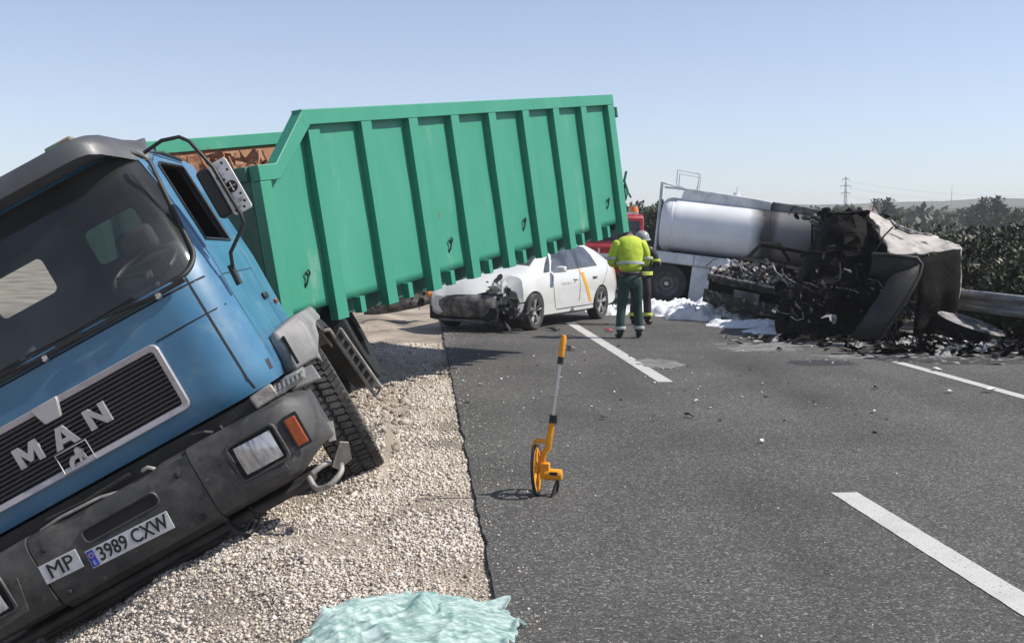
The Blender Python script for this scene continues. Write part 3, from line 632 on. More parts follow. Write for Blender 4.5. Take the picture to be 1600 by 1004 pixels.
ct = MB(); ct.bx((1.17, .30, -.62), (1.30, .62, -.56)); ct.box((1.27, .52, -.62), (.20, .28, .03), Euler((.3, .1, .2)).to_matrix()); ct.build('step_corner', M['fender'], lorry, bevel=.012)
wbk = MB(); wbk.box((1.10, .02, -.585), (.15, .10, .085), Euler((0, R(-6), .2)).to_matrix()); wbk.build('lamp_bracket', M['dirty_metal'], lorry, bevel=.012)
tr = MB(); tr.box((1.24, .20, -.60), (.20, .16, .02), Euler((.2, R(-3), .1)).to_matrix())
for k in range(7): tr.box((1.15+.03*k, .19, -.588), (.012, .15, .016), Euler((.2, 0, .1)).to_matrix())
tr.build('step_tread', M['dirty_metal'], lorry)
for s in (1, -1):
    for pts in ([(1.10, -.03, -1.13), (1.12, -.10, -1.20), (1.20, -.14, -1.215), (1.285, -.10, -1.19), (1.30, -.02, -1.16)], [(1.13, -.02, -1.12), (1.2, .0, -1.11), (1.24, .04, -1.12)]):
        q_ = [Vector((s*x, y, z)) for x, y, z in pts]; cv = []
        for i in range(len(q_)-1):            # Catmull-Rom through the bends
            p0, p1, p2, p3 = q_[max(i-1, 0)], q_[i], q_[i+1], q_[min(i+2, len(q_)-1)]
            for t in (0, .25, .5, .75): cv.append(.5*((2*p1)+(p2-p0)*t+(2*p0-5*p1+4*p2-p3)*t*t+(3*p1-p0-3*p2+p3)*t**3))
        th = MB(); th.tube(cv+[q_[-1]], .017, 10); th.build('tow_ring', M['dirty_metal'], lorry, smooth=60)
bl = MB(); bl.add([(1.24, .02, -1.15), (1.36, -.02, -1.04), (1.40, .0, -1.07), (1.36, .05, -1.17), (1.26, .06, -1.19)], [(0, 1, 2, 3, 4)]); bo = bl.build('bent_bracket', M['dirty_metal'], lorry); bo.modifiers.new('s', 'SOLIDIFY').thickness = .012
b2 = MB(); b2.box((1.30, .25, -.98), (.05, .02, .12), Euler((.2, .3, .5)).to_matrix()); b2.build('bent_bracket', M['dirty_metal'], lorry)
b3 = MB(); b3.tube([(.55, .0, -1.13), (.58, -.05, -1.2), (.63, -.04, -1.25), (.66, .05, -1.22)], .018, 6); b3.tube([(.70, .02, -1.12), (.72, -.02, -1.19), (.76, .04, -1.2)], .012, 6); b3.build('hanging_hose', M['rubber'], lorry, smooth=60)
# treaded step plate hanging outside the wheel
lad = MB(); A0 = Vector((1.50, 1.45, -.50)); A1 = Vector((1.50, 1.9, -1.05))
def LP(t, s): return A0+(A1-A0)*t+Vector((s*.07, -.02*s, s*.04))
for s in (-.5, .5): lad.tube([LP(0, s), LP(1, s)], .014, 6)
for k in range(9): lad.tube([LP(k/8, -.5), LP(k/8, .5)], .010, 5)
lad.tube([LP(0, -.5), A0+Vector((-.02, -.12, .05)), A0+Vector((-.2, -.1, .12))], .014, 6); lad.build('step_ladder', M['dirty_metal'], lorry, smooth=60)
mf = MB(); P = []
for i in range(9):
    a = R(70+90*i/8); y = 1.35-.62*math.cos(a); z = -.98+.66*math.sin(a); P.append([Vector((.9, y, z)), Vector((1.44, y, z-.01)), Vector((1.46, y, z-.09))])
mf.grid(P); mo = mf.build('mudguard', M['chassis'], lorry, smooth=50); mo.modifiers.new('s', 'SOLIDIFY').thickness = .012
# chassis behind the cab with the rear axle
ch = MB()
for x in (-.42, .42): ch.bx((x-.05, .3, -.92), (x+.05, 5.2, -.66))
for y in (1.9, 3.0, 4.1, 5.1): ch.bx((-.42, y, -.88), (.42, y+.1, -.72))
ch.tube([(-1.1, 3.6, -.70), (1.1, 3.6, -.70)], .09, 10); ch.bx((-.55, 3.35, -1.12), (.55, 3.8, -.85)); ch.bx((.5, 2.1, -1.0), (1.15, 2.9, -.55)); ch.bx((-1.15, 2.1, -1.0), (-.5, 2.9, -.55))
ch.build('chassis', M['chassis'], lorry, bevel=.01)
for x in (1.0, -1.0):
    t = MB()
    for dx in (-.16, .16): t.lathe([(.27, dx-.12), (.42, dx-.14), (.485, dx-.12), (.5, dx-.06), (.5, dx+.06), (.485, dx+.12), (.42, dx+.14), (.27, dx+.12)], (x+.12, 3.75, -.60), (1, 0, 0), 40, closed=True)
    t.lathe([(0, .1), (.2, .1), (.28, 0)], (x+.12, 3.75, -.60), (1, 0, 0), 24); t.build('rear_tyre', M['blackgap'], lorry, smooth=40)  # near-black colour carries the shadow under the container

# ------------------------------------------------------------------ green container
CMx = Matrix.Translation((-1.855, 9.188, .790)) @ rotm(59.508, -5.006, -7.083)
cont = bpy.data.objects.new('container', None); COL.objects.link(cont); cont.matrix_world = CMx
tag(cont, 'long green ribbed steel container tipped up behind the blue lorry cab', 'container')
L_, H_, H1, W_ = 6.97, 1.83, 1.405, 2.4
def side(y0, y1, parent, inner):
    pm = MB(); xs_ = [0, .11, .22]+[.22+.44*k/6 for k in range(1, 7)]+[.66+(L_-.66)*k/70 for k in range(1, 71)]
    top = lambda x: lin(x, [(0, H1), (.22, H1), (.66, H_-.01), (L_, H_-.01)])
    pm.grid([[Vector((x, y0+.010*mnoise.noise((x*1.9, t*2.4, y0*9))*math.sin(PI*t)+.006*mnoise.noise((x*5, t*4, 3))*math.sin(PI*t), .14+(top(x)-.14)*t)) for t in [q/22 for q in range(23)]] for x in xs_])
    o_ = pm.build('side_panel', inner, parent, smooth=180, fix=False); q = o_.modifiers.new('s', 'SOLIDIFY'); q.thickness = y1-y0; q.offset = 0; return o_
sp_ = side(.085, .10, cont, M['green'])
fs = side(W_-.09, W_-.075, cont, M['rust'])
fs.data.name = 'far_side_panel'
def cbox(name, a, b, m=M['green'], bev=.006): k = MB(); k.bx(a, b); return k.build(name, m, cont, bevel=bev)
for yy0, yy1 in ((0, .115), (W_-.13, W_)):
    cbox('top_rail', (.64, yy0, 1.70), (L_, yy1, H_+.004))
    s_ = MB(); s_.prism([(.0, H1-.13), (.25, H1-.13), (.73, 1.70), (.66, H_+.002), (.22, H1+.002), (0, H1+.002)], XZ, yy0+.001, yy1-.001); s_.build('sloped_rail', M['green'], cont, bevel=.006)
    cbox('corner_post', (-.002, yy0+.002, 0), (.13, yy1-.002, H1-.132))
    cbox('corner_post', (6.78, yy0+.002, 0), (L_-.002, yy1-.002, 1.698))
rk = MB(); rk.bx((0, .01, 0), (.15, .10, 1.699)); rme = rk.mesh('rib')
for k in range(8):
    o = link(rme, 'rib', M['green'], cont, loc=(.69+.755*k, -.008, .0))
    if k == 0: o.scale = (1, 1, .975)
    o2 = link(rme, 'rib', M['green'], cont, loc=(.69+.755*k, W_-.10, .0))
bt = MB(); bt.bx((0, .02, 0), (.07, .10, .145)); bme = bt.mesh('base_tab')
for k in range(8): link(bme, 'base_tab', M['green'], cont, loc=(.69+.755*k+.36, 0, 0))
link(bme, 'base_tab', M['green'], cont, loc=(.36, 0, 0))
cbox('floor', (.05, .24, .10), (L_-.02, W_-.1, .15), M['greenshade'])
cbox('front_wall', (.0, .118, .02), (.03, W_-.13, H1-.01), M['greenshade'])
cbox('front_rail', (-.03, .118, H1-.12), (.06, W_-.13, H1), M['greenshade'])
for y in (.6, 1.2, 1.8): cbox('front_rib', (-.08, y-.06, .05), (-.001, y+.06, H1-.125), M['greenshade'])
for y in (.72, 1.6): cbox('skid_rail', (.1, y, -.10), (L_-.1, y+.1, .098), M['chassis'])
for k in range(9): cbox('cross_beam', (.72+.755*k-.3, .24, .0), (.72+.755*k-.2, W_-.2, .099), M['greenshade'], 0)
cbox('bottom_rail', (.02, .20, .0), (L_-.02, .235, .139), M['greenshade'], 0)
cbox('rear_door', (L_-.06, .13, .05), (L_+.02, W_-.14, H_-.02))
for x, z in ((.44, .43), (2.70, .415), (4.27, .442), (6.54, .446)):
    hk = MB(); hk.tube([(x-.03, .08, z-.09), (x-.02, .055, z-.05), (x+.0, .05, z), (x-.015, .05, z+.035), (x+.015, .05, z+.055), (x+.035, .055, z+.03), (x+.03, .08, z-.01)], .009, 6); hk.build('rope_hook', M['chassis'], cont)
for z, n_ in ((1.60, 1.0), (.56, 1.0)):
    hg = MB(); hg.box((L_+.06, .06, z), (.14, .05, .05)); hg.lathe([(.0, -.07), (.035, -.07), (.035, .07), (0, .07)], (L_+.11, .05, z), (0, 0, 1), 10); hg.build('door_hinge', M['greenshade'], cont, bevel=.006)
lt = MB(); lt.tube([(L_+.05, .03, .42), (L_+.09, .0, .55), (L_+.07, .02, .68), (L_+.13, .0, .80)], .018, 6); lt.tube([(L_+.02, .03, .5), (L_+.14, .02, .53), (L_+.24, .03, .44)], .014, 6); lt.box((L_+.07, .03, .53), (.10, .06, .10)); lt.build('door_latch', M['greenshade'], cont)
hkk = MB(); hkk.tube([(-.05, 1.1, 1.1), (-.16, 1.15, 1.2), (-.2, 1.2, 1.25), (-.16, 1.25, 1.2), (-.05, 1.3, 1.1)], .03, 8); hkk.build('lift_hook_bar', M['chassis'], cont, smooth=60)

# ------------------------------------------------------------------ rusty load showing over the low front of the container
random.seed(33)
ld_ = MB()
for k in range(520):
    p = Vector((random.uniform(.1, 1.9), random.uniform(.5, 2.25), 0)); p.z = 1.18+.34*smooth01((p.y-.4)/1.6)+.10*mnoise.noise((p.x*3, p.y*3, 2))+random.uniform(-.06, .06)
    e = Euler((random.uniform(0, 6.3), random.uniform(0, 6.3), random.uniform(0, 6.3))).to_matrix(); a = random.uniform(.04, .15); b = a*random.uniform(.2, .7)
    if k % 3: ld_.add([p+e@Vector(q) for q in ((-a, -b, 0), (a, -b*.6, a*.2), (a*.8, b, -a*.1), (-a*.7, b*1.2, a*.25))], [(0, 1, 2, 3)])
    else: ld_.tube([p-e@Vector((a*1.3, 0, 0)), p+e@Vector((0, a*.3, 0)), p+e@Vector((a*1.3, 0, 0))], .012, 4)
ld_.grid([[Vector((.06+1.9*i/12, .3+2.0*j/12, 1.14+.34*smooth01((.3+2.0*j/12-.4)/1.6)+.06*mnoise.noise((i*.7, j*.7, 4)))) for j in range(13)] for i in range(13)])
lo_ = ld_.build('scrap_load', mat('rusty_scrap', (.30, .145, .075), .9, c2=(.18, .085, .05), nscale=7, c3=(.46, .29, .18), n3=12, lo3=.5, hi3=.7)); lo_.matrix_world = cont.matrix_world.copy(); tag(lo_, kind='stuff')

# ------------------------------------------------------------------ loose gravel on the verge (one mesh of small stones)
def ico():
    bm = bmesh.new(); bmesh.ops.create_icosphere(bm, subdivisions=1, radius=1); bm.verts.ensure_lookup_table()
    v = np.array([x.co[:] for x in bm.verts]); f = np.array([[a.index for a in q.verts] for q in bm.faces]); bm.free(); return v, f
OCT = (np.array([(1, 0, -.1), (.1, 1, .15), (-1, .1, 0), (0, -1, .1), (.1, 0, 1), (-.1, .1, -.9)])*1.12, np.array([(0, 1, 4), (1, 2, 4), (2, 3, 4), (3, 0, 4), (1, 0, 5), (2, 1, 5), (3, 2, 5), (0, 3, 5)]))
def stones(name, pos, size, tone, mat_, fine=False):
    v, f = (OCT if fine else ico()); n = len(pos); k = len(v)
    sc = size[:, None]*rng.uniform(.6, 1.25, (n, 3))*np.array([1, 1, .72])
    a = rng.uniform(0, 2*PI, n); b = rng.normal(0, .5, n)
    jit = 1+rng.normal(0, .13, (n, k, 1)); P = v[None]*jit*sc[:, None, :]
    ca, sa, cb, sb = np.cos(a)[:, None], np.sin(a)[:, None], np.cos(b)[:, None], np.sin(b)[:, None]
    y = P[:, :, 1]*cb-P[:, :, 2]*sb; z = P[:, :, 1]*sb+P[:, :, 2]*cb; x = P[:, :, 0]*ca-y*sa; y = P[:, :, 0]*sa+y*ca
    P = np.stack([x, y, z], 2)+pos[:, None, :]
    me = bpy.data.meshes.new(name); V = P.reshape(-1, 3); F = (f[None]+(np.arange(n)*k)[:, None, None]).reshape(-1, 3)
    me.vertices.add(len(V)); me.vertices.foreach_set('co', V.ravel()); me.loops.add(F.size); me.loops.foreach_set('vertex_index', F.ravel().astype(np.int32))
    me.polygons.add(len(F)); me.polygons.foreach_set('loop_start', np.arange(0, F.size, 3, dtype=np.int32)); me.update(calc_edges=True)
    at = me.attributes.new('tone', 'FLOAT', 'POINT'); at.data.foreach_set('value', np.repeat(tone, k).astype(np.float32))
    return link(me, name, mat_)
N0 = 250000
uu = rng.uniform(0, 1, N0); uu = 3.3+13.5*uu**1.7; vv = EDGE-.01-rng.uniform(0, 1, N0)**1.15*3.6
keep = rng.uniform(0, 1, N0) < np.where(vv < -.9, .75, 1.0); uu, vv = uu[keep], vv[keep]
clump = np.array([mnoise.noise((a*1.4, b*1.9, 2)) for a, b in zip(uu, vv)])
keep = rng.uniform(0, 1, len(uu)) < np.clip(.74+1.7*clump, .10, 1); uu, vv = uu[keep], vv[keep]
zz = np.array([hz(a, b) for a, b in zip(uu, vv)])
pp = np.outer(uu, np.array(RD))+np.outer(vv, np.array(RR)); pp[:, 2] = zz+rng.uniform(-.002, .007, len(uu))
sz = np.clip(rng.lognormal(-5.03, .42, len(uu)), .0035, .022)*np.clip(.85+uu/28, 1, 1.5)
tag(stones('gravel', pp, sz, np.clip(rng.normal(.52, .24, len(uu)), 0, 1), M['stone'], True), kind='stuff')
# larger stones and earth clods along the ditch
n = 420; uu = rng.uniform(4.2, 17, n); vv = -rng.uniform(.3, 3.4, n)
pp = np.outer(uu, np.array(RD))+np.outer(vv, np.array(RR)); pp[:, 2] = [hz(a, b)+.004 for a, b in zip(uu, vv)]
tag(stones('clods', pp, np.clip(rng.lognormal(-3.95, .4, n), .012, .045), np.clip(rng.normal(.42, .14, n), 0, 1), M['stone']), kind='stuff')
n = 260; uu = rng.uniform(8.4, 12.8, n); vv = -.15-np.abs(rng.normal(0, .45, n))
pp = np.outer(uu, np.array(RD))+np.outer(vv, np.array(RR)); pp[:, 2] = [hz(a, b)+.006 for a, b in zip(uu, vv)]
tag(stones('earth_clods', pp, np.clip(rng.lognormal(-3.75, .45, n), .012, .06), np.clip(rng.normal(.16, .06, n), 0, 1), M['stone']), kind='stuff')
# crumbs of asphalt and grit strewn on the carriageway
n = 2600; uu = 4+16*rng.uniform(0, 1, n)**.9; vv = EDGE+.05+rng.exponential(1.6, n); vv = np.where(rng.uniform(0, 1, n) < .5, EDGE+.02+rng.exponential(.12, n), vv); ok = vv < 7.5; uu, vv = uu[ok], vv[ok]
pp = np.outer(uu, np.array(RD))+np.outer(vv, np.array(RR)); pp[:, 2] = .002
tag(stones('road_grit', pp, np.clip(rng.lognormal(-5.55, .4, len(uu)), .002, .010), np.clip(rng.normal(.33, .2, len(uu)), 0, 1), M['stone']), kind='stuff')

# ------------------------------------------------------------------ measuring wheel
W0 = G(838, 772)
mw = thing('measuring_wheel', 'yellow surveyor measuring wheel standing upright on the asphalt by its kickstand', 'measuring wheel', W0, Matrix.Rotation(R(-11), 4, 'Z'))
# local: x across, y along the shaft direction of roll
wr = .158
tl = MB(); tl.lathe([(wr-.016, -.009), (wr, -.009), (wr, .009), (wr-.016, .009)], (0, 0, wr), (1, .0, .06), 48, closed=True); tl.build('tyre', M['black'], mw, smooth=40)
rm = MB(); rm.lathe([(wr-.034, -.008), (wr-.016, -.008), (wr-.016, .008), (wr-.034, .008)], (0, 0, wr), (1, 0, .06), 48, closed=True); rm.lathe([(0, -.02), (.026, -.018), (.026, .018), (0, .02)], (0, 0, wr), (1, 0, .06), 16)
ax = Vector((1, 0, .06)).normalized(); u_ = ax.orthogonal().normalized(); w_ = ax.cross(u_)
for k in range(5):
    a = 2*PI*k/5+.4; rm.tube([Vector((0, 0, wr))+(u_*math.cos(a)+w_*math.sin(a))*r for r in (.02, wr-.026)], .009, 6)
rm.build('wheel_rim', M['yellow'], mw, smooth=40)
top = Vector((.172, .0, 1.01)); foot = Vector((.075, 0, .30)); sd_ = (top-foot).normalized()
yk = MB(); yk.tube([Vector((.03, 0, wr)), Vector((.045, 0, .26)), foot, foot+sd_*.16], [.02, .02, .021, .02], 10); yk.tube([foot+Vector((0, 0, .04)), Vector((-.005, 0, .345))], .014, 8); yk.tube([Vector((-.005, 0, .35)), Vector((-.022, 0, .30)), Vector((-.03, 0, wr))], .011, 8)
yk.tube([(-.03, 0, wr), (.03, 0, wr)], .009, 8); yk.build('fork', M['yellow'], mw, smooth=50)
cu_ = MB(); cu_.lathe([(0, .0), (.034, .0), (.036, .01), (.036, .10), (.031, .115), (0, .115)], (.05, -.005, .135), (1, 0, -.03), 20); cu_.bx((.03, -.03, .105), (.085, .025, .205)); cu_.build('counter_box', M['yellow'], mw, smooth=40, bevel=.004)
cd = MB(); cd.box((.115, -.04, .145), (.05, .008, .02)); cd.build('counter_display', M['black'], mw)
sh = MB(); sh.tube([foot+sd_*.16, foot+sd_*.545], .0105, 10); sh.build('shaft', M['alu'], mw, smooth=60)
cl = MB(); cl.tube([foot+sd_*.15, foot+sd_*.21], .019, 10); cl.box(foot+sd_*.185+Vector((.018, 0, 0)), (.022, .03, .05)); cl.build('shaft_clamp', M['black'], mw)
co = MB(); co.tube([foot+sd_*.535, foot+sd_*.58], .019, 10); co.build('handle_collar', M['black'], mw, smooth=60)
hd = MB(); L0 = (top-foot).length; hd.tube([foot+sd_*.58, foot+sd_*.60, foot+sd_*(L0-.02), top], [.017, .0185, .020, .012], 12); hd.build('handle', M['yellow'], mw, smooth=60)
ks = MB(); ks.tube([(.135, -.02, .10), (.105, -.06, .004), (.09, -.06, .004)], .009, 6); ks.tube([(.135, .02, .10), (.13, .05, .05), (.12, .06, .004)], .009, 6); ks.tube([(.105, -.06, .008), (.12, .06, .008)], .007, 6); ks.build('kickstand', M['black'], mw)

# ------------------------------------------------------------------ white taxi (local: x forward, y to its left, z up; origin below the rear axle)
F0 = Vector((.335, 18.72, 0)); R0 = Vector((1.63, 21.10, 0)); fwd = (F0-R0).normalized()
car_m = Matrix(((fwd.x, -fwd.y, 0), (fwd.y, fwd.x, 0), (0, 0, 1))).to_4x4()
lft = Vector((-fwd.y, fwd.x, 0))
taxi = thing('taxi', 'white hatchback taxi with a yellow diagonal stripe and crushed front left corner', 'car', R0-lft*.80, car_m)
ST = [(-.86, .42, .72, .78, .92, .66), (-.80, .30, .93, .80, 1.03, .64), (-.62, .24, .985, .835, 1.17, .60), (-.3, .21, .985, .86, 1.30, .585), (.2, .19, .97, .872, 1.42, .575), (.8, .18, .955, .875, 1.475, .57), (1.3, .18, .94, .875, 1.465, .57), (1.75, .18, .925, .87, 1.36, .575), (2.15, .18, .915, .862, 1.21, .60), (2.45, .18, .92, .852, 1.075, .65), (2.72, .18, .905, .838, 1.0, .67), (3.05, .19, .855, .80, .925, .61), (3.3, .21, .78, .755, .835, .54), (3.48, .25, .69, .69, .725, .46), (3.58, .32, .58, .60, .60, .40)]
def sec(s):
    x, zl, zb, wb, zt, wt = s; w0 = min(.875, wb+.02)
    h = [(0, zl), (w0*.82, zl), (w0*.965, zl+.05), (w0*.99, (zl*.55+zb*.45)), (w0, zl*.35+zb*.65-.02), (wb*.985, zb-.03), (wb*.955, zb+.01), ((wb+wt)/2-.0, (zb+zt)/2+.012*(zt-zb > .2)), (wt, zt-.025), (wt*.86, zt-.004), (wt*.45, zt+.012), (0, zt+.016)]
    return [(x, y, z) for y, z in h]+[(x, -y, z) for y, z in h[-2:0:-1]]
bm_ = MB(); bm_.loft([sec(s) for s in ST])
cut = []
for x in (0, 2.7):
    for s in (1, -1):
        c_ = MB(); c_.lathe([(0, 0), (.345, 0), (.345, .32), (0, .32)], (x, s*.62 if s > 0 else -.94, .31), (0, 1, 0), 28); cut.append(c_)
bme_ = boolean(bm_, cut)
for v in bme_.vertices:               # crumple the front-left corner
    c = v.co
    k = smooth01((c.x-2.95)/.5)*smooth01((c.y-.05)/.5)
    if k > 0: c.x -= .25*k; c.y -= .12*k; c.z += k*.07*mnoise.noise((c.x*5, c.y*5, c.z*4))+.02*k
    k2 = smooth01((c.x-2.8)/.5)*smooth01((c.z-.6)/.1); c.z += .05*k2*mnoise.noise((c.x*4, c.y*4, 1))
body = link(bme_, 'body', M['white'], taxi, smooth=32)
def sidepatch(name, P2, off, mat_, smooth=None, ys=1):      # a skin following the car's flank
    def flank(x, z):
        for a, b in zip(ST, ST[1:]):
            if a[0] <= x <= b[0]:
                t = (x-a[0])/(b[0]-a[0]); pa, pb = sec(a)[:12], sec(b)[:12]
                prof_ = [(pa[i][1]+(pb[i][1]-pa[i][1])*t, pa[i][2]+(pb[i][2]-pa[i][2])*t) for i in range(12)]
                for (y0, z0), (y1, z1) in zip(prof_[1:], prof_[2:]):
                    if z0 <= z <= z1 and z1 > z0: return y0+(y1-y0)*(z-z0)/(z1-z0)
        return .87
    m = MB(); m.grid([[Vector((x, ys*(flank(x, z)+off), z)) for x, z in row] for row in P2]); return m.build(name, mat_, taxi, smooth=smooth, fix=False)
def rows(lo, hi, n, k=5):             # between two polylines (x,z) sampled alike
    def at(pl, t):
        i = min(int(t*(len(pl)-1)), len(pl)-2); f = t*(len(pl)-1)-i; return (pl[i][0]+(pl[i+1][0]-pl[i][0])*f, pl[i][1]+(pl[i+1][1]-pl[i][1])*f)
    return [[tuple(a+(b-a)*j/k for a, b in zip(at(lo, i/n), at(hi, i/n))) for j in range(k+1)] for i in range(n+1)]
for s in (1, -1):
    sidepatch('side_window', rows([(.12, 1.01), (.93, .985)], [(.30, 1.35), (.93, 1.425)], 8), .006, M['carglass'], ys=s)
    sidepatch('side_window', rows([(.99, .98), (2.02, .955)], [(.99, 1.42), (1.62, 1.36)], 10), .006, M['carglass'], ys=s)
    sidepatch('quarter_window', rows([(2.08, .955), (2.30, .945)], [(1.80, 1.25), (2.12, 1.08)], 4), .006, M['carglass'], ys=s)
    sidepatch('window_pillar', rows([(.93, .985), (.99, .98)], [(.93, 1.425), (.99, 1.42)], 2), .005, M['rubber'], ys=s)
    for pl in ([(.96, .40), (.96, .975)], [(1.92, .32), (2.02, .6), (2.06, .94)], [(-.02, .64), (-.22, .85), (-.36, 1.0)], [(.05, .30), (1.9, .29)]):
        sidepatch('door_gap', rows(pl, [(x+(.014 if pl[0][0] != .05 else 0), z+(.0 if pl[0][0] != .05 else .014)) for x, z in pl], 10, 1), .003, M['blackgap'], ys=s)
    for x in (.20, 1.02):
        hd_ = MB(); hd_.box((x+.12, s*.872, .80), (.18, .03, .035)); hd_.build('door_handle', M['white'] if x > 1 else M['carglass'], taxi, bevel=.01)
    for x, n_ in ((0, 'rear'), (2.7, 'front')):
        ty = MB(); ty.lathe([(.21, -.1), (.285, -.105), (.305, -.085), (.312, 0), (.305, .085), (.285, .105), (.21, .1)], (x, s*.775, .312), (0, 1, 0), 36, closed=True); to = ty.build('tyre', M['tyre'], taxi, smooth=40)
        al_ = MB(); cc = Vector((x, s*.775, .312)); q = Vector((0, s, 0))
        al_.lathe([(.215, .03), (.222, .09), (.205, .095), (.20, .06)], cc, q, 32); al_.lathe([(0, .07), (.05, .075), (.06, .05), (.06, 0)], cc, q, 16)
        for k in range(5):
            a = 2*PI*k/5+.3
            for da in (-.12, .12):
                al_.tube([cc+q*.07+Vector((math.cos(a), 0, math.sin(a)))*.045, cc+q*.08+Vector((math.cos(a+da), 0, math.sin(a+da)))*.208], [.017, .02], 6)
        al_.build('rim', M['alloy'], to, smooth=40)
        bd_ = MB(); bd_.lathe([(0, 0), (.2, 0), (.2, -.05)], cc+q*.02, q, 24); bd_.build('brake_disc', M['chassis'], to)
sidepatch('stripe', rows([(.42, .36), (.53, .36)], [(.86, .965), (.98, .965)], 1, 10), .005, M['yellowstripe'])
sidepatch('stripe', rows([(-.80, .70), (-.78, .70)], [(-.62, .95), (-.58, .95)], 1, 4), .005, M['yellowstripe'])
for k, (xx, zz_, ww) in enumerate(((1.66, .715, .045), (1.60, .72, .03), (1.55, .71, .05), (1.47, .722, .03), (1.41, .715, .05), (1.32, .72, .025), (1.15, .73, .06))):   # worn, unreadable door marking
    sidepatch('door_marking', [[(xx, zz_), (xx, zz_+.028)], [(xx+ww*.5, zz_+.006), (xx+ww*.5, zz_+.034)], [(xx+ww, zz_-.002), (xx+ww, zz_+.03)]], .004, M['worn_marking'])
mi = MB(); mi.loft([[(2.02, .86, .93), (2.02, .86, 1.0), (2.06, .86, 1.0), (2.08, .86, .93)], [(1.95, .95, .93), (1.95, .95, 1.06), (2.08, .95, 1.05), (2.10, .95, .94)], [(1.96, 1.09, .95), (1.96, 1.09, 1.05), (2.05, 1.09, 1.04), (2.07, 1.09, .96)]]); mi.build('door_mirror', M['white'], taxi, bevel=.02, seg=3)
wsx = MB(); P = []
for i in range(9):
    t = i/8; x = 2.46-.72*t; zc = lin(x, [(s[0], s[4]+.014) for s in ST]); w_ = lin(x, [(s[0], s[5]) for s in ST])
    P.append([Vector((x, w_*.96*j/6, zc+.008-.022*abs(j/6)**2)) for j in range(-6, 7)])
wsx.grid(P); wsx.build('windscreen', M['carglass'], taxi, smooth=180, fix=False)
rg = MB(); P = []
for i in range(6):
    x = -.76+.62*i/5; zc = lin(x, [(s[0], s[4]+.014) for s in ST]); w_ = lin(x, [(s[0], s[5]) for s in ST]); P.append([Vector((x, w_*.9*j/5, zc+.01-.02*abs(j/5)**2)) for j in range(-5, 6)])
rg.grid(P); rg.build('rear_window', M['carglass'], taxi, smooth=180, fix=False)
# front end: sooty bumper, dark intake, plate, lamp, torn corner
fb = MB(); rr_ = []
for i in range(19):
    y = -.80+1.32*i/18; x = 3.62-.30*abs(y/.85)**2.6-.10*smooth01((y-.1)/.4)
    rr_.append([(x-.20, y, .635), (x-.05, y, .61), (x+.015, y, .54), (x+.03, y, .43), (x+.01, y, .33), (x-.04, y, .25), (x-.2, y, .22)])
fb.loft(rr_, closed=False, cap=False); fbo = fb.build('front_bumper', M['dusty'], taxi, smooth=40); fbo.modifiers.new('s', 'SOLIDIFY').thickness = .01
lip = MB(); lip.tube([(3.35, -.78, .20), (3.55, -.4, .19), (3.60, 0, .19), (3.48, .40, .16), (3.30, .62, .10)], .022, 6); lip.build('bumper_lip', M['dusty'], taxi, smooth=60)
it = MB(); it.bx((3.1, -.72, .20), (3.5, .55, .40)); it.build('air_intake', M['blackgap'], taxi)
npx = MB(); npx.box((3.645, -.18, .475), (.012, .52, .11), Euler((0, 0, .05)).to_matrix()); npo = npx.build('number_plate', M['dusty'], taxi); 
gap_ = MB(); gap_.grid([[Vector((3.40-.28*abs(y/.85)**2.6, y, .655)), Vector((3.50-.28*abs(y/.85)**2.6, y, .625))] for y in [-.74+1.1*k/10 for k in range(11)]]); gap_.build('bonnet_gap', M['blackgap'], taxi, fix=False)
hlx = MB(); hlx.loft([[(3.46, -.52, .64), (3.40, -.52, .72), (3.3, -.52, .74)], [(3.36, -.70, .64), (3.26, -.70, .75), (3.15, -.68, .78)], [(3.20, -.79, .66), (3.1, -.79, .76), (3.0, -.76, .79)]], closed=False, cap=False); hlx.build('headlight', M['lampglass'], taxi, smooth=60)
random.seed(21)
def scrap_mesh(mb, c, sp_, n, big, flat=None):
    for _ in range(n):
        p = Vector(c)+Vector((random.gauss(0, sp_[0]), random.gauss(0, sp_[1]), random.gauss(0, sp_[2])))
        e = (Euler((random.uniform(0, 6.3), random.uniform(0, 6.3), random.uniform(0, 6.3))) if flat is None else Euler((random.gauss(0, flat), random.gauss(0, flat), random.uniform(0, 6.3)))).to_matrix(); a = big*random.uniform(.3, 1); b = a*random.uniform(.3, .9)
        q = [Vector((-a, -b*random.uniform(.5, 1), 0)), Vector((0, -b, a*.3*random.uniform(-1, 1))), Vector((a, -b*random.uniform(.3, 1), a*.4*random.uniform(-1, 1))), Vector((a*.8, b, a*.3*random.uniform(-1, 1))), Vector((0, b*1.1, a*.5*random.uniform(-1, 1))), Vector((-a*.9, b*random.uniform(.3, 1), 0))]
        mb.add([p+e@x for x in q], [(0, 1, 4, 5), (1, 2, 3, 4)])
def wires(mb, c, sp_, n, ln, r=.008):
    for _ in range(n):
        p = Vector(c)+Vector((random.gauss(0, sp_[0]), random.gauss(0, sp_[1]), random.gauss(0, sp_[2]))); d = Vector((random.gauss(0, 1), random.gauss(0, 1), random.gauss(0, .8))).normalized(); pts = [p]
        for k in range(3):
            d = (d+Vector((random.gauss(0, .5), random.gauss(0, .5), random.gauss(0, .5)))).normalized(); pts.append(pts[-1]+d*ln*random.uniform(.15, .45))
        mb.tube(pts, r*random.uniform(.6, 1.6), 5)
tc_ = MB(); scrap_mesh(tc_, (3.20, .58, .44), (.15, .13, .15), 70, .14); wires(tc_, (3.1, .64, .40), (.1, .08, .12), 12, .4, .012); tag(tc_.build('crushed_corner', M['crush'], taxi), kind='stuff').modifiers.new('s', 'SOLIDIFY').thickness = .008
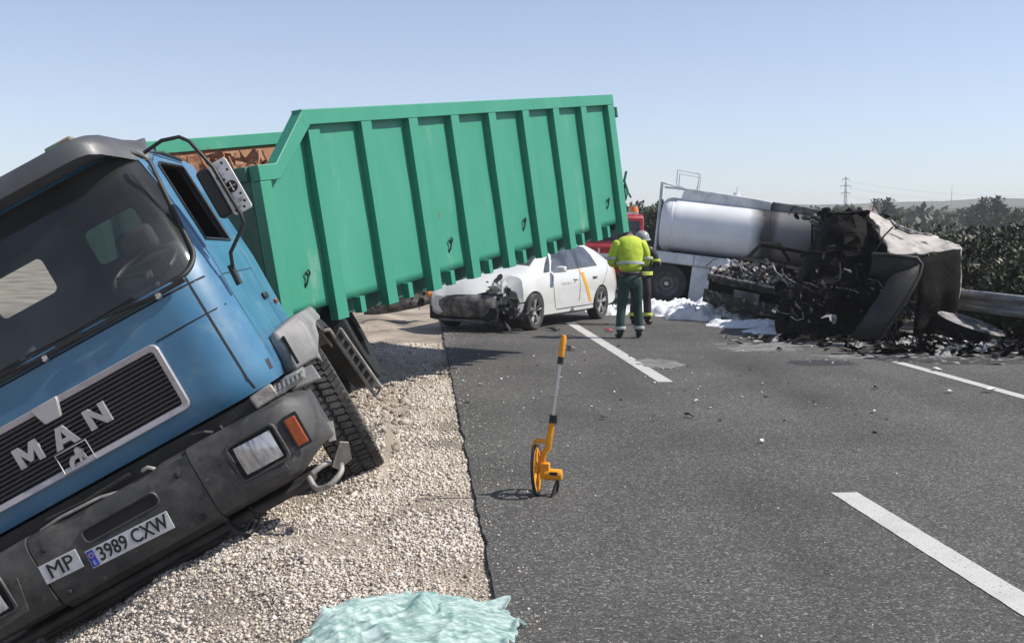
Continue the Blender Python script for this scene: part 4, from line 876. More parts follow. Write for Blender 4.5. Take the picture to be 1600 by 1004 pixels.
tw = MB(); scrap_mesh(tw, (3.2, .45, .72), (.10, .10, .04), 9, .13); tag(tw.build('torn_wing', M['white'], taxi), kind='stuff').modifiers.new('s', 'SOLIDIFY').thickness = .006
hb_ = MB(); hb_.bx((3.0, .35, .2), (3.25, .72, .55)); hb_.build('bare_crash_beam', M['blackgap'], taxi, bevel=.03)

# ------------------------------------------------------------------ people
def skin(name, chain_pts, edges, mat_, parent, sub=1, root=0):
    me = bpy.data.meshes.new(name); me.from_pydata([p[:3] for p in chain_pts], edges, [])
    o = link(me, 'tmp', mat_); m = o.modifiers.new('Skin', 'SKIN'); m.use_smooth_shade = True
    for i, p in enumerate(chain_pts):
        d = me.skin_vertices[0].data[i]; r = p[3] if len(p) == 4 else (p[3], p[4]); d.radius = (r, r) if not isinstance(r, tuple) else r; d.use_root = (i == root)
    if sub: s_ = o.modifiers.new('Sub', 'SUBSURF'); s_.levels = sub; s_.render_levels = sub
    me2 = evaluated(o); bpy.data.objects.remove(o); me2.name = name; me2.materials.clear(); return link(me2, name, mat_, parent, smooth=180)
def hand(wrist, d, n_, parent_pts, edges, wi):     # five bent fingers and a thumb grown from the wrist
    d = Vector(d).normalized(); n_ = Vector(n_).normalized(); s_ = d.cross(n_).normalized(); w = Vector(wrist)
    pi = len(parent_pts); parent_pts.append((*(w+d*.05), .034, .018)); edges.append((wi, pi))
    for k, ln in enumerate((.060, .070, .066, .050)):
        b = w+d*.092+s_*(-.027+.018*k); i0 = len(parent_pts)
        parent_pts.append((*b, .0095)); parent_pts.append((*(b+d*ln*.5+n_*ln*.2), .0085)); parent_pts.append((*(b+d*ln*.75+n_*ln*.6), .0075)); edges += [(pi, i0), (i0, i0+1), (i0+1, i0+2)]
    b = w+d*.035-s_*.038; i0 = len(parent_pts); parent_pts.append((*b, .011)); parent_pts.append((*(b+d*.035-s_*.018+n_*.02), .0095)); edges += [(pi, i0), (i0, i0+1)]
def person(root, lean, head, hip, feet, elbows, wrists, sh=1.47, shw=.19):
    # local: +y is the way the person faces; returns the body mesh
    P = [(0, 0, hip, .145, .11), (0, lean*.25, hip+.20, .135, .10), (0, lean*.65, hip+.40, .165, .115), (0, lean*.9, sh-.02, .13, .09), (0, lean, sh+.06, .056)]
    E_ = [(0, 1), (1, 2), (2, 3), (3, 4)]
    hx, hy, hz_ = head
    n0 = len(P); P += [(hx, hy-.01, hz_-.08, .062), (hx, hy, hz_, .085, .095), (hx, hy+.0, hz_+.07, .07)]; E_ += [(4, n0), (n0, n0+1), (n0+1, n0+2)]
    for s in (0, 1):
        f = feet[s]; sg = -1 if s == 0 else 1
        a = len(P); kx = (sg*.095+f[0])/2; P += [(sg*.095, 0, hip-.08, .095), (kx, f[1]*.5+.03, .50, .062), (f[0], f[1]-.01, .10, .045), (f[0]+sg*.02, f[1]+.12, .035, .04)]; E_ += [(0, a), (a, a+1), (a+1, a+2), (a+2, a+3)]
        b = len(P); P += [(sg*shw, lean*.88, sh-.035, .062), (*elbows[s], .045), (*wrists[s], .030)]; E_ += [(3, b), (b, b+1), (b+1, b+2)]
        d = Vector(wrists[s])-Vector(elbows[s]); hand(wrists[s], d, (-sg*.9, 0.1, -.3), P, E_, b+2)
    body_ = skin('body', P, E_, M['skin'], root, 1)
    f = MB(); hc = Vector(head)
    f.loft([[hc+Vector((-.012, .085, .02)), hc+Vector((.012, .085, .02)), hc+Vector((0, .10, .02))], [hc+Vector((-.018, .088, -.02)), hc+Vector((.018, .088, -.02)), hc+Vector((0, .118, -.022))]]); f.build('nose', M['skin'], root)
    for s in (-1, 1):
        e = MB(); e.lathe([(0, -.012), (.009, -.008), (.012, 0), (.009, .008), (0, .012)], hc+Vector((s*.033, .078, .018)), (0, 1, 0), 10); e.build('eye', M['ink'], root)
        e = MB(); e.lathe([(0, -.01), (.024, -.006), (.03, 0), (.02, .008), (0, .01)], hc+Vector((s*.088, -.005, .0)), (s, -.3, 0), 10); e.build('ear', M['skin'], root)
    mo_ = MB(); mo_.box(hc+Vector((0, .087, -.05)), (.045, .012, .008)); mo_.build('mouth', M['fragred'], root)
    return P, E_
def trousers(root, hip, feet, mat_, lean=0, fat=1.0):
    P = [(0, lean*.1, hip+.10, .17*fat, .125), (0, 0, hip, .172*fat, .135)]; E_ = [(0, 1)]
    for s in (0, 1):
        f = feet[s]; sg = -1 if s == 0 else 1; a = len(P); kx = (sg*.10+f[0])/2
        P += [(sg*.102, 0, hip-.10, .112*fat), (sg*.11+.2*(kx-sg*.1), f[1]*.25, hip-.28, .096*fat), (kx, f[1]*.5+.025, .50, .080*fat), (f[0], f[1]-.0, .28, .076*fat), (f[0], f[1]-.01, .13, .072*fat), (f[0], f[1]-.01, .085, .074*fat)]
        E_ += [(1, a), (a, a+1), (a+1, a+2), (a+2, a+3), (a+3, a+4), (a+4, a+5)]
    return skin('trousers', P, E_, mat_, root, 1)
def boots(root, feet):
    for s in (0, 1):
        f = feet[s]; sg = -1 if s == 0 else 1
        P = [(f[0], f[1]-.01, .15, .055), (f[0], f[1]-.02, .055, .052), (f[0]+sg*.012, f[1]+.08, .045, .048), (f[0]+sg*.022, f[1]+.17, .036, .038)]
        skin('boot', P, [(0, 1), (1, 2), (2, 3)], M['boot'], root, 1)
def ring(root, name, c, rx, ry, h, mat_, rot=None):
    m = MB(); n_ = 24; e = rot or Matrix.Identity(3)
    R_ = [[Vector(c)+e@Vector((rx*s_*math.cos(2*PI*k/n_), ry*s_*math.sin(2*PI*k/n_), z)) for k in range(n_)] for s_, z in ((.97, -h/2), (1, -h/2+.004), (1, h/2-.004), (.97, h/2))]
    m.loft(R_, cap=False); return m.build(name, mat_, root, smooth=50)
O0 = G(984, 528)
off_ = thing('person', 'person in hi-vis yellow jacket and dark green trousers seen from behind, head bowed', 'person', O0, Matrix.Rotation(R(6), 4, 'Z'))
ft_ = [(-.155, -.02), (.145, .02)]; hp = .93
elb = [(-.30, .06, 1.15), (.285, .10, 1.15)]; wri = [(-.10, .30, 1.13), (.12, .31, 1.15)]
person(off_, .07, (0, .235, 1.53), hp, ft_, elb, wri, sh=1.50)
trousers(off_, hp, ft_, M['trouser']); boots(off_, ft_)
vest = skin('jacket', [(0, .0, 1.0, .20, .145), (0, .012, 1.12, .198, .14), (0, .03, 1.26, .225, .145), (0, .055, 1.40, .25, .145), (0, .075, 1.50, .235, .125), (0, .115, 1.575, .11, .08)], [(0, 1), (1, 2), (2, 3), (3, 4), (4, 5)], M['hiviz'], off_, 2)
for s in (0, 1):
    sg = -1 if s == 0 else 1
    skin('sleeve', [(sg*.15, .065, 1.505, .105), (sg*.245, .065, 1.33, .085), (*elb[s], .066), ((elb[s][0]+wri[s][0])/2, .19, 1.14, .058), (wri[s][0]*1.25, .27, 1.135, .048)], [(0, 1), (1, 2), (2, 3), (3, 4)], M['hiviz'], off_, 1)
    skin('cuff', [((elb[s][0]+wri[s][0])/2, .19, 1.14, .064), (wri[s][0]*1.25, .27, 1.135, .056)], [(0, 1)], M['shirt'], off_, 1)
    ring(off_, 'sleeve_band', (elb[s][0]*.93, .062, 1.235), .085, .082, .04, M['reflect'])
    ring(off_, 'ankle_band', (ft_[s][0], ft_[s][1]-.01, .165), .088, .088, .05, M['reflect'])
for z in (1.155,): ring(off_, 'reflective_band', (0, .017, z), .222, .172, .045, M['reflect'], Euler((-.1, 0, 0)).to_matrix())
bl_ = ring(off_, 'belt', (0, .0, 1.0), .19, .15, .05, M['boot'])
hr_ = MB(); hr_.lathe([(0, .115), (.05, .108), (.085, .07), (.1, .01), (.095, -.05), (.08, -.07)], (0, .225, 1.535), (0, -.35, .9), 16); hr_.build('hair', M['hair'], off_, smooth=180)
nb = MB(); nb.box((.02, .40, 1.14), (.17, .012, .22), Euler((.9, 0, 0)).to_matrix()); pad = nb.build('notepad', M['plate']); pad.matrix_world = off_.matrix_world.copy(); tag(pad, 'white notepad held in front of the person in the yellow jacket', 'notepad')
FF = G(1000, 507)
ffr = thing('person', 'firefighter in black kit with lime trim and grey helmet behind the yellow jacket', 'person', FF, Matrix.Rotation(R(-25), 4, 'Z') @ Matrix.Scale(.93, 4))
ft2 = [(-.12, -.03), (.13, .05)]; elb2 = [(-.27, .10, 1.17), (.29, .08, 1.16)]; wri2 = [(-.12, .30, 1.12), (.27, .32, 1.17)]
person(ffr, .10, (-.02, .16, 1.58), .92, ft2, elb2, wri2, sh=1.46)
trousers(ffr, .92, ft2, M['turnout'], fat=1.12); boots(ffr, ft2)
skin('jacket', [(0, .0, .86, .21, .165), (0, .015, 1.1, .215, .17), (0, .05, 1.3, .24, .175), (0, .08, 1.45, .24, .155), (0, .10, 1.55, .10, .09)], [(0, 1), (1, 2), (2, 3), (3, 4)], M['turnout'], ffr, 2)
for s in (0, 1):
    sg = -1 if s == 0 else 1
    skin('sleeve', [(sg*.14, .09, 1.46, .11), (sg*.245, .09, 1.30, .09), (*elb2[s], .072), ((elb2[s][0]+wri2[s][0])/2, .2, 1.155, .062), (wri2[s][0]*1.03, .28, (wri2[s][2]+1.16)/2, .055)], [(0, 1), (1, 2), (2, 3), (3, 4)], M['turnout'], ffr, 1)
    ring(ffr, 'trouser_band', (ft2[s][0], ft2[s][1]-.01, .20), .10, .10, .06, M['fireyellow'])
    ring(ffr, 'sleeve_band', tuple((a+b)/2 for a, b in zip(elb2[s], (sg*.24, .09, 1.29))), .092, .092, .05, M['fireyellow'])
ring(ffr, 'jacket_band', (0, .0, .98), .236, .19, .07, M['fireyellow']); ring(ffr, 'jacket_band', (0, .04, 1.27), .246, .188, .05, M['fireyellow'])
he = MB(); he.lathe([(0, .155), (.06, .148), (.11, .11), (.135, .05), (.14, .0), (.165, -.015), (.165, -.025), (.13, -.02)], (-.02, .15, 1.63), (0, -.15, 1), 20); he.build('helmet', M['helmet'], ffr, smooth=50)
vz = MB(); vz.grid([[Vector((-.02+.125*math.sin(a), .15+.135*math.cos(a), z)) for z in (1.60, 1.66)] for a in [R(-60+12*k) for k in range(11)]]); vz.build('visor', M['carglass'], ffr, fix=False)

# ------------------------------------------------------------------ tanker standing across the carriageway (local: x along the tank to its burnt front, y away, z up)
TK = AT(1031, 347, 25.6)
tx = Vector((.975, -.19, -.118)).normalized(); tz = Vector((.118, 0, .993)); ty_ = tz.cross(tx).normalized(); tz = tx.cross(ty_).normalized()
tm = Matrix((tx, ty_, tz)).transposed().to_4x4()
tank = thing('tanker_lorry', 'white tanker lorry with burnt sooty front end stopped across the road in foam', 'tanker', TK, tm)
def tsec(x, sy, sz, dz=0):
    return [(x, sy*math.copysign(abs(math.cos(a))**.72, math.cos(a))+1.1, dz+sz*math.copysign(abs(math.sin(a))**.72, math.sin(a))) for a in [2*PI*k/40 for k in range(40)]]
tb = MB(); LT = 4.05
tb.loft([tsec(-.02, .75, .40), tsec(.0, .92, .52), tsec(.06, 1.04, .59), tsec(.16, 1.10, .63)]+[tsec(x, 1.1, .63) for x in np.arange(.4, 3.5, .3)]+[tsec(3.55, 1.10, .62, -.005), tsec(3.8, 1.06, .57, -.03), tsec(3.95, .98, .50, -.05), tsec(LT, .80, .38, -.06)])
tb.build('tank', M['tank'], tank, smooth=40)
for x in (.22, 2.44, 3.5):
    bn = MB(); bn.loft([tsec(x, 1.102, .632), tsec(x+.005, 1.108, .638), tsec(x+.045, 1.108, .638), tsec(x+.05, 1.102, .632)], cap=False); bn.build('tank_band', M['tank'], tank, smooth=30)
ds = MB(); ds.grid([[Vector((1.22+.42*i/6, .005+.004*abs(i-3), .0-.012*i+.025*j*(1 if 0 < i < 6 else .2))) for j in (0, 1)] for i in range(7)]); ds.build('tank_sign', M['sootgrey'], tank, fix=False)
wk = MB(); wk.loft([[(x, .42, z0), (x, .38, z1), (x, 1.75, z1), (x, 1.8, z0)] for x, z0, z1 in ((.40, .55, .66), (.44, .55, .83), (.7, .55, .845), (1.8, .55, .80), (2.42, .55, .76))]); wk.build('top_cover', M['tankwhite'], tank, bevel=.02)
wk = MB(); wk.loft([[(x, .42, .55), (x, .38, z1), (x, 1.75, z1), (x, 1.8, .55)] for x, z1 in ((2.43, .76), (2.9, .75), (3.5, .71), (4.0, .67), (4.3, .62))]); wk.build('burnt_top_cover', M['sootgrey'], tank, bevel=.03)
tt = MB(); scrap_mesh(tt, (4.0, .9, .60), (.12, .2, .04), 18, .12); tag(tt.build('burnt_fittings', M['burntmid'], tank), kind='stuff')
sk = MB(); sk.bx((-.02, .06, -.90), (2.55, 2.1, -.645)); sk.build('side_skirt', M['tankwhite'], tank, bevel=.04)
gp2 = MB(); gp2.bx((.86, .055, -.90), (.875, .07, -.65)); gp2.build('skirt_joint', M['sootgrey'], tank)
mg = MB(); mg.bx((-.02, .35, -1.85), (.84, 2.0, -.902)); mg.build('wheel_bay', M['burnt'], tank)
cbx = MB(); cbx.bx((.85, .10, -1.72), (1.55, .9, -.905)); cbx.build('locker', M['tankwhite'], tank, bevel=.02)
cr = MB(); cr.bx((-.05, .5, -1.25), (5.2, 1.7, -.95)); cr.build('chassis', M['burnt'], tank)
for yy in (.28, 1.95):
    wt = MB(); wt.lathe([(.28, -.13), (.40, -.15), (.455, -.12), (.465, 0), (.455, .12), (.40, .15), (.28, .13)], (.32, yy, -1.37), (0, 1, 0), 36, closed=True); wo = wt.build('tyre', M['rubber'], tank, smooth=40)
    ri = MB(); ri.lathe([(0, -.02), (.07, -.03), (.09, .03), (.17, .03), (.22, -.03), (.285, -.08), (.28, .05)], (.32, yy-.05, -1.37), (0, 1, 0), 28); ri.build('rim', M['rim'], wo, smooth=40)
    hu = MB(); hu.lathe([(0, -.10), (.05, -.09), (.06, 0)], (.32, yy-.05, -1.37), (0, 1, 0), 14); hu.build('hub', M['chrome'], wo, smooth=40)
ld = MB()
for y in (.35, .75): ld.tube([(-.06, y, -.9), (-.08, y, .2), (-.10, y, .93)], .02, 6)
for k in range(8): ld.tube([(-.075, .35, -.8+.24*k), (-.075, .75, -.8+.24*k)], .013, 5)
ld.tube([(-.10, .35, .93), (.42, .40, .84)], .02, 6); ld.tube([(-.10, .75, .93), (.42, .8, .84)], .02, 6); ld.bx((-.02, .3, .82), (.5, .8, .835)); ld.build('rear_ladder', M['tankwhite'], tank)
hr2 = MB(); hr2.tube([(.25, .42, .84), (.22, .42, 1.24), (.74, .42, 1.20), (.72, .42, .84)], .016, 5); hr2.tube([(.25, 1.6, .84), (.22, 1.6, 1.24), (.74, 1.6, 1.20), (.72, 1.6, .84)], .016, 5); hr2.build('hand_rail', M['tankwhite'], tank)
vt = MB(); vt.lathe([(0, .1), (.07, .09), (.09, 0)], (1.62, .7, .80), (0, 0, 1), 12); vt.tube([(1.6, .6, .8), (1.62, .6, 1.0)], .012, 5); vt.build('vent_cap', M['tankwhite'], tank)
ug = MB(); scrap_mesh(ug, (3.0, .6, -1.0), (.8, .3, .25), 50, .2); wires(ug, (2.8, .4, -1.0), (.8, .25, .25), 24, .7, .02); tag(ug.build('burnt_underside', M['burnt'], tank), kind='stuff')

# ------------------------------------------------------------------ burnt car in front of the tanker
BC = G(1158, 504)
bcm = Matrix.Rotation(R(-128), 4, 'Z') @ Matrix.Rotation(R(-9), 4, 'X')
bcar = thing('burnt_car', 'burnt-out car with its bonnet gone and engine bare beside the tanker', 'car wreck', BC+Vector((.55, .9, .02)), bcm)
# local: x forward (towards the viewer's left), y to its left, z up
def bsec(x, w, zl, zt, r=.08): return [(x, -w, zl), (x, -w-.02, (zl+zt)/2), (x, -w+r*.5, zt-r*.3), (x, -w+r*2, zt), (x, w-r*2, zt), (x, w-r*.5, zt-r*.3), (x, w+.02, (zl+zt)/2), (x, w, zl)]
fr_ = MB(); fr_.loft([[(1.0-.14*abs(y/.8)**2.2, y, z) for z in (.20, .30, .42, .44)] for y in [-.82+1.64*k/14 for k in range(15)]], closed=False, cap=False); o = fr_.build('front_bumper', M['burntmid'], bcar, smooth=40); o.modifiers.new('s', 'SOLIDIFY').thickness = .03
fr_ = MB(); fr_.loft([[(.96-.14*abs(y/.8)**2.2, y, z) for z in (.60, .66, .72)] for y in [-.80+1.60*k/14 for k in range(15)]], closed=False, cap=False); o = fr_.build('bumper_beam', M['burntmid'], bcar, smooth=40); o.modifiers.new('s', 'SOLIDIFY').thickness = .05
fr_ = MB(); fr_.tube([(1.0-.14*abs(y/.8)**2.2, y, .735+.01*mnoise.noise((y*3, 0, 0))) for y in [-.80+1.60*k/14 for k in range(15)]], .022, 6); fr_.build('bumper_edge', M['ash'], bcar)
gr_ = MB(); gr_.bx((.6, -.7, .3), (.86, .7, .62)); gr_.build('front_panel', M['burnt'], bcar)
pl_ = MB(); pl_.box((1.01, .12, .50), (.012, .50, .13), Euler((0, .1, 0)).to_matrix()); pl_.build('number_plate', M['sootgrey'], bcar)
for s in (1, -1):
    wg = MB(); P = []
    for i in range(12):
        x = .88-1.3*i/11; a = abs(x-.25)/.36; zl = .24 if a > 1 else .26+.36*math.sqrt(1-a*a)
        P.append([Vector((x, s*(.83-.10*smooth01((x-.5)/.4)), zl+(.80+.05*math.sin(i)-.08*smooth01((x-.3)/.6)-zl)*t)) for t in (0, .35, .7, 1)])
    wg.grid(P); o = wg.build('front_wing', M['burntmid'], bcar, smooth=50); o.modifiers.new('s', 'SOLIDIFY').thickness = .012
    wr_ = MB(); wr_.tube([Vector((.88-1.3*i/11, s*(.82-.10*smooth01((.88-1.3*i/11-.5)/.4)), .82+.05*math.sin(i)-.08*smooth01((.88-1.3*i/11-.3)/.6))) for i in range(12)], [.03+.02*abs(math.sin(i*2.3)) for i in range(12)], 6); wr_.build('ashy_wing_edge', M['ash'], bcar)
    wh = MB(); wh.lathe([(.12, -.09), (.2, -.1), (.23, 0), (.2, .1), (.12, .09)], (.25, s*.74, .25), (0, 1, 0), 24, closed=True); wh.lathe([(0, .03*s), (.12, .05*s), (.13, -.02)], (.25, s*.76, .25), (0, 1, 0), 20); wh.build('bare_wheel', M['burntmid'], bcar, smooth=40)
en = MB(); en.bx((.0, -.45, .35), (.55, .35, .72)); en.bx((.05, -.3, .7), (.5, .2, .84)); en.lathe([(0, .1), (.12, .1), (.12, -.1), (0, -.1)], (.4, .45, .62), (0, 1, 0), 14); en.build('engine_block', M['burntmid'], bcar, bevel=.03)
hp_ = MB(); hp_.grid([[Vector((-.35+1.2*i/34, -.74+1.48*j/40, .62+.22*math.sin(PI*i/34)*math.sin(PI*j/40)+.16*mnoise.noise((i*.33, j*.30, 1))+.10*abs(mnoise.noise((i*.9, j*.8, 4)))+.05*mnoise.noise((i*2.1, j*2.1, 7)))) for j in range(41)] for i in range(35)]); hp_.build('engine_bay_heap', M['burntmid'], bcar)
ee = MB(); scrap_mesh(ee, (.2, 0, .84), (.32, .4, .07), 70, .12, .6); wires(ee, (.2, 0, .80), (.3, .38, .06), 14, .3, .014); tag(ee.build('engine_debris', M['burntmid'], bcar), kind='stuff')
ea = MB(); wires(ea, (.2, .1, .86), (.3, .4, .05), 10, .3, .018); scrap_mesh(ea, (.35, .15, .86), (.32, .42, .08), 80, .085, .6); tag(ea.build('ashy_pipes', M['ash'], bcar), kind='stuff')
bh = MB(); bh.loft([[(-.35, y, .35), (-.35, y, .98), (-.55, y, 1.02), (-.75, y, .5)] for y in (-.8, 0, .8)], closed=False, cap=False); o = bh.build('bulkhead', M['burnt'], bcar); o.modifiers.new('s', 'SOLIDIFY').thickness = .02
pz = MB()
for s in (1, -1): pz.tube([(-.45, s*.76, .9), (-.9, s*.66, 1.28), (-1.6, s*.6, 1.30), (-2.3, s*.62, .95)], .045, 6)
pz.tube([(-.9, -.66, 1.28), (-.9, .66, 1.28)], .04, 6); pz.bx((-2.5, -.75, .2), (-.4, .75, .35)); pz.bx((-2.5, .72, .3), (-.5, .78, .8)); pz.bx((-2.5, -.78, .3), (-.5, -.72, .8)); pz.build('burnt_shell', M['burnt'], bcar)

# ------------------------------------------------------------------ burnt lorry cab lying on its side
wx = thing('burnt_lorry_cab', 'charred lorry cab tipped on its side with bare rusty roof panel and black hollow interior', 'lorry wreck', G(1375, 530))
wx_o = wx.location.copy()
def W(px, py, Y): return AT(px, py, Y)-wx_o
# bare steel panel on top (catching the sun), with a window opening
TL, TR_, BL, BR = (1354, 327, 18.4), (1452, 369, 18.7), (1392, 400, 16.6), (1504, 388, 17.0)
def tp(s, t, bump=.0):                 # s along near->far edge, t left->right
    a = W(*TL).lerp(W(*BL), s); b = W(*TR_).lerp(W(*BR), s); p = a.lerp(b, t)
    p.z += -.05*math.sin(PI*t)*(1-s)+.04*math.sin(PI*s)+.06*mnoise.noise((s*3, t*3, 4))+.025*mnoise.noise((s*9, t*8, 6)); q = .05*mnoise.noise((s*7+t*7, 3, 1)); p.x += q*(1 if t > .9 or t < .1 else .3); return p
def hole(s, t): return (abs(t-.60)/.27)**2.6+(abs(s-.22-.1*(t-.6))/.17)**2.6 < 1
topm = MB(); ns, nt_ = 40, 48; idx = {}
for i in range(ns+1):
    for j in range(nt_+1): idx[i, j] = len(topm.v); topm.v.append(tuple(tp(i/ns, j/nt_)))
for i in range(ns):
    for j in range(nt_):
        if not hole((i+.5)/ns, (j+.5)/nt_): topm.f.append((idx[i, j], idx[i+1, j], idx[i+1, j+1], idx[i, j+1]))
o = topm.build('door_panel', M['burntrust'], wx, smooth=60, fix=False); o.modifiers.new('s', 'SOLIDIFY').thickness = .03
rmm = MB(); rmm.tube([tp(.22+.027*math.cos(a)+.175*math.copysign(abs(math.sin(a))**.77, math.sin(a)), .60+.275*math.copysign(abs(math.cos(a))**.77, math.cos(a)))+Vector((0, 0, .015)) for a in [2*PI*k/32 for k in range(32)]], .025, 6, closed=True); rmm.build('window_rim', M['ash'], wx, smooth=60)
# lower front: dark flat panel below the bright one, its right edge curled
fp = MB(); A, B_, C_, D_ = W(1434, 404, 16.6), W(1503, 389, 16.95), W(1490, 520, 16.75), W(1428, 522, 16.5)
fp.grid([[(A.lerp(D_, t)).lerp(B_.lerp(C_, t), s)+Vector((0, -.06*math.sin(PI*t), 0))+Vector((0, .10*mnoise.noise((s*2.4, t*3, 7))+.04*mnoise.noise((s*7, t*8, 2)), 0)) for s in [k/8 for k in range(9)]] for t in [k/10 for k in range(11)]])
o = fp.build('roof_panel', M['burnt'], wx, smooth=60); o.modifiers.new('s', 'SOLIDIFY').thickness = .03
ep = MB(); P = []
for i in range(9):
    t = i/8; p = B_.lerp(C_, t); bul = .10*math.sin(PI*min(1, t*1.1)); P.append([p+Vector((0, 0, 0)), p+Vector((.05+bul, .25, 0)), p+Vector((bul*.5, .7, 0))])
ep.grid(P); o = ep.build('curled_edge', M['burntrust'], wx, smooth=60); o.modifiers.new('s', 'SOLIDIFY').thickness = .02
# folded wing / pillar: a strip running right then turning down
fw = MB(); path = [W(1362, 398, 16.3), W(1385, 399, 16.2), W(1412, 402, 16.1), W(1432, 404, 16.05), W(1440, 414, 16.0), W(1436, 432, 15.95), W(1420, 462, 15.9), W(1398, 497, 15.9), W(1376, 530, 15.95)]
P = []
for i, p in enumerate(path):
    t = i/(len(path)-1); w_ = .32+.12*t
    q = Vector((-.55*min(1, max(0, (t-.35)*4))*.9, .1, -.26*(1-min(1, max(0, (t-.35)*4))))).normalized()*w_
    P.append([p, p+q*.15+Vector((0, -.05, .02)), p+q*.5+Vector((0, -.06, 0)), p+q])
fw.grid(P); o = fw.build('bent_wing', M['charwing'], wx, smooth=60); o.modifiers.new('s', 'SOLIDIFY').thickness = .04
rmx = MB(); rmx.tube([P[i][0]+Vector((0, -.01, .01)) for i in range(len(P))], .028, 6); rmx.build('wing_edge', M['charwing'], wx, smooth=60)
# hollow interior: back wall, floor, ragged top, seats and pipework
iw = MB(); Bk = [W(1268, 338, 20.0), W(1352, 330, 20.2), W(1352, 505, 20.2), W(1262, 505, 20.0)]
iw.grid([[(Bk[0].lerp(Bk[3], t)).lerp(Bk[1].lerp(Bk[2], t), s)+Vector((0, .1*mnoise.noise((s*5, t*5, 1)), .10*mnoise.noise((s*6, 0, 2))*(1-t))) for s in [k/16 for k in range(17)]] for t in [k/10 for k in range(11)]])
o = iw.build('back_wall', M['burnt'], wx, smooth=50); o.modifiers.new('s', 'SOLIDIFY').thickness = .03
r2 = MB(); r2.grid([[W(1290+s*70, 333-4*s+3*mnoise.noise((s*9, t, 1)), 20.1-t*2.2)+Vector((0, 0, .05*mnoise.noise((s*7, t*7, 3)))) for s in [k/12 for k in range(13)]] for t in [k/6 for k in range(7)]]); o = r2.build('side_panel', M['burnt'], wx, smooth=50); o.modifiers.new('s', 'SOLIDIFY').thickness = .03
bulk = MB(); rings_ = []                   # fused, charred mass of seats, dash and engine filling the hollow cab
for k in range(30):
    t = k/29; py = 337+t*188; xl = lin(t, [(0, 1290), (.12, 1278), (.45, 1250), (.8, 1232), (1, 1222)]); xr = lin(t, [(0, 1350), (.3, 1386), (1, 1400)])
    row = []
    for j in range(44):
        a = 2*PI*j/44; cx_, hw_ = (xl+xr)/2, (xr-xl)/2
        px = cx_+hw_*math.copysign(abs(math.cos(a))**.6, math.cos(a)); Y = 18.7+.2*t+math.copysign(abs(math.sin(a))**.7, math.sin(a))*(1.0+.35*t)-.45*t
        p = W(px, py, Y); q = (p.x*2.2, p.y*2.2, p.z*2.2)
        n1 = mnoise.noise(q); n2 = mnoise.noise((p.x*6, p.y*6, p.z*6)); n3 = mnoise.noise((p.x*14, p.y*14, p.z*14))
        row.append(p+Vector((.10*n1+.06*n2, -.22*abs(n1)+.14*n2+.07*n3, .10*n2+.04*n3)))
    rings_.append(row)
bulk.loft(rings_); bulk.build('charred_cab_interior', M['burnt'], wx)
mid = MB(); scrap_mesh(mid, W(1318, 478, 17.3), (.45, .25, .28), 110, .13); wires(mid, W(1312, 470, 17.4), (.35, .2, .3), 40, .5, .016); tag(mid.build('charred_wreckage', M['burnt'], wx), kind='stuff')
mid = MB(); scrap_mesh(mid, W(1290, 482, 17.2), (.5, .3, .22), 26, .09); wires(mid, W(1310, 470, 17.3), (.5, .2, .35), 16, .6, .012); tag(mid.build('ashy_wreckage', M['ash'], wx), kind='stuff')
rg_ = MB(); scrap_mesh(rg_, W(1318, 335, 19.3), (.32, .3, .03), 30, .11); tag(rg_.build('ragged_edge', M['burnt'], wx), kind='stuff')
hw_r = MB(); wires(hw_r, W(1405, 480, 16.9), (.10, .12, .15), 14, .35, .012); wires(hw_r, W(1325, 440, 17.2), (.3, .1, .2), 12, .45, .012); tag(hw_r.build('hanging_wires', M['burntmid'], wx), kind='stuff')
tp_ = MB(); tp_.add([W(1344, 322, 18.7), W(1362, 316, 18.7), W(1372, 334, 18.5), W(1356, 338, 18.5)], [(0, 1, 2, 3)]); o = tp_.build('torn_flap', M['burntrust'], wx); o.modifiers.new('s', 'SOLIDIFY').thickness = .03
for (pa, pb) in (((1268, 345, 19.4), (1285, 365, 18.9)), ((1255, 340, 20.4), (1300, 352, 19.6)), ((1272, 335, 20.2), (1276, 400, 19.6))):
    b_ = MB(); b_.tube([W(*pa), (W(*pa)+W(*pb))/2+Vector((0, 0, .05)), W(*pb)], .045, 6); b_.build('frame_bar', M['burntmid'], wx)
# wheels of the wreck
for px, py, Y, e in ((1250, 495, 17.8, (0, .3, .5)), (1330, 500, 19.2, (.2, 0, 1.0))):
    t = MB(); t.lathe([(.2, -.13), (.38, -.14), (.46, -.1), (.48, 0), (.46, .1), (.38, .14), (.2, .13)], (0, 0, 0), (1, 0, 0), 28, closed=True); t.lathe([(0, .05), (.2, .05), (.22, -.05)], (0, 0, 0), (1, 0, 0), 20)
    o = t.build('burnt_wheel', M['burnt'], wx, smooth=40); o.location = W(px, py, Y); o.rotation_euler = e
# charred tyre lying in front of the guard rail
T0 = G(1528, 540)
ty2 = thing('tyre_wreck', 'charred lorry tyre lying flat among ash at the foot of the guard rail', 'tyre', T0+Vector((0, .35, .17)), Euler((R(11), R(15), 0)).to_matrix().to_4x4())
t = MB(); t.lathe([(.28, -.12), (.40, -.15), (.50, -.13), (.53, -.05), (.53, .05), (.50, .13), (.40, .15), (.28, .12)], (0, 0, 0), (0, 0, 1), 40, closed=True); t.build('tyre_carcass', M['burnt'], ty2, smooth=40)
t = MB(); t.lathe([(.0, .11), (.2, .12), (.29, .125), (.36, .150), (.46, .152), (.50, .134)], (0, 0, 0), (0, 0, 1), 36); t.build('ashy_sidewall', mat('ashy_tyre', (.30, .29, .28), .9, c2=(.10, .095, .09), nscale=6, lo=.42, hi=.62, bump=.4, bscale=30), ty2, smooth=40)

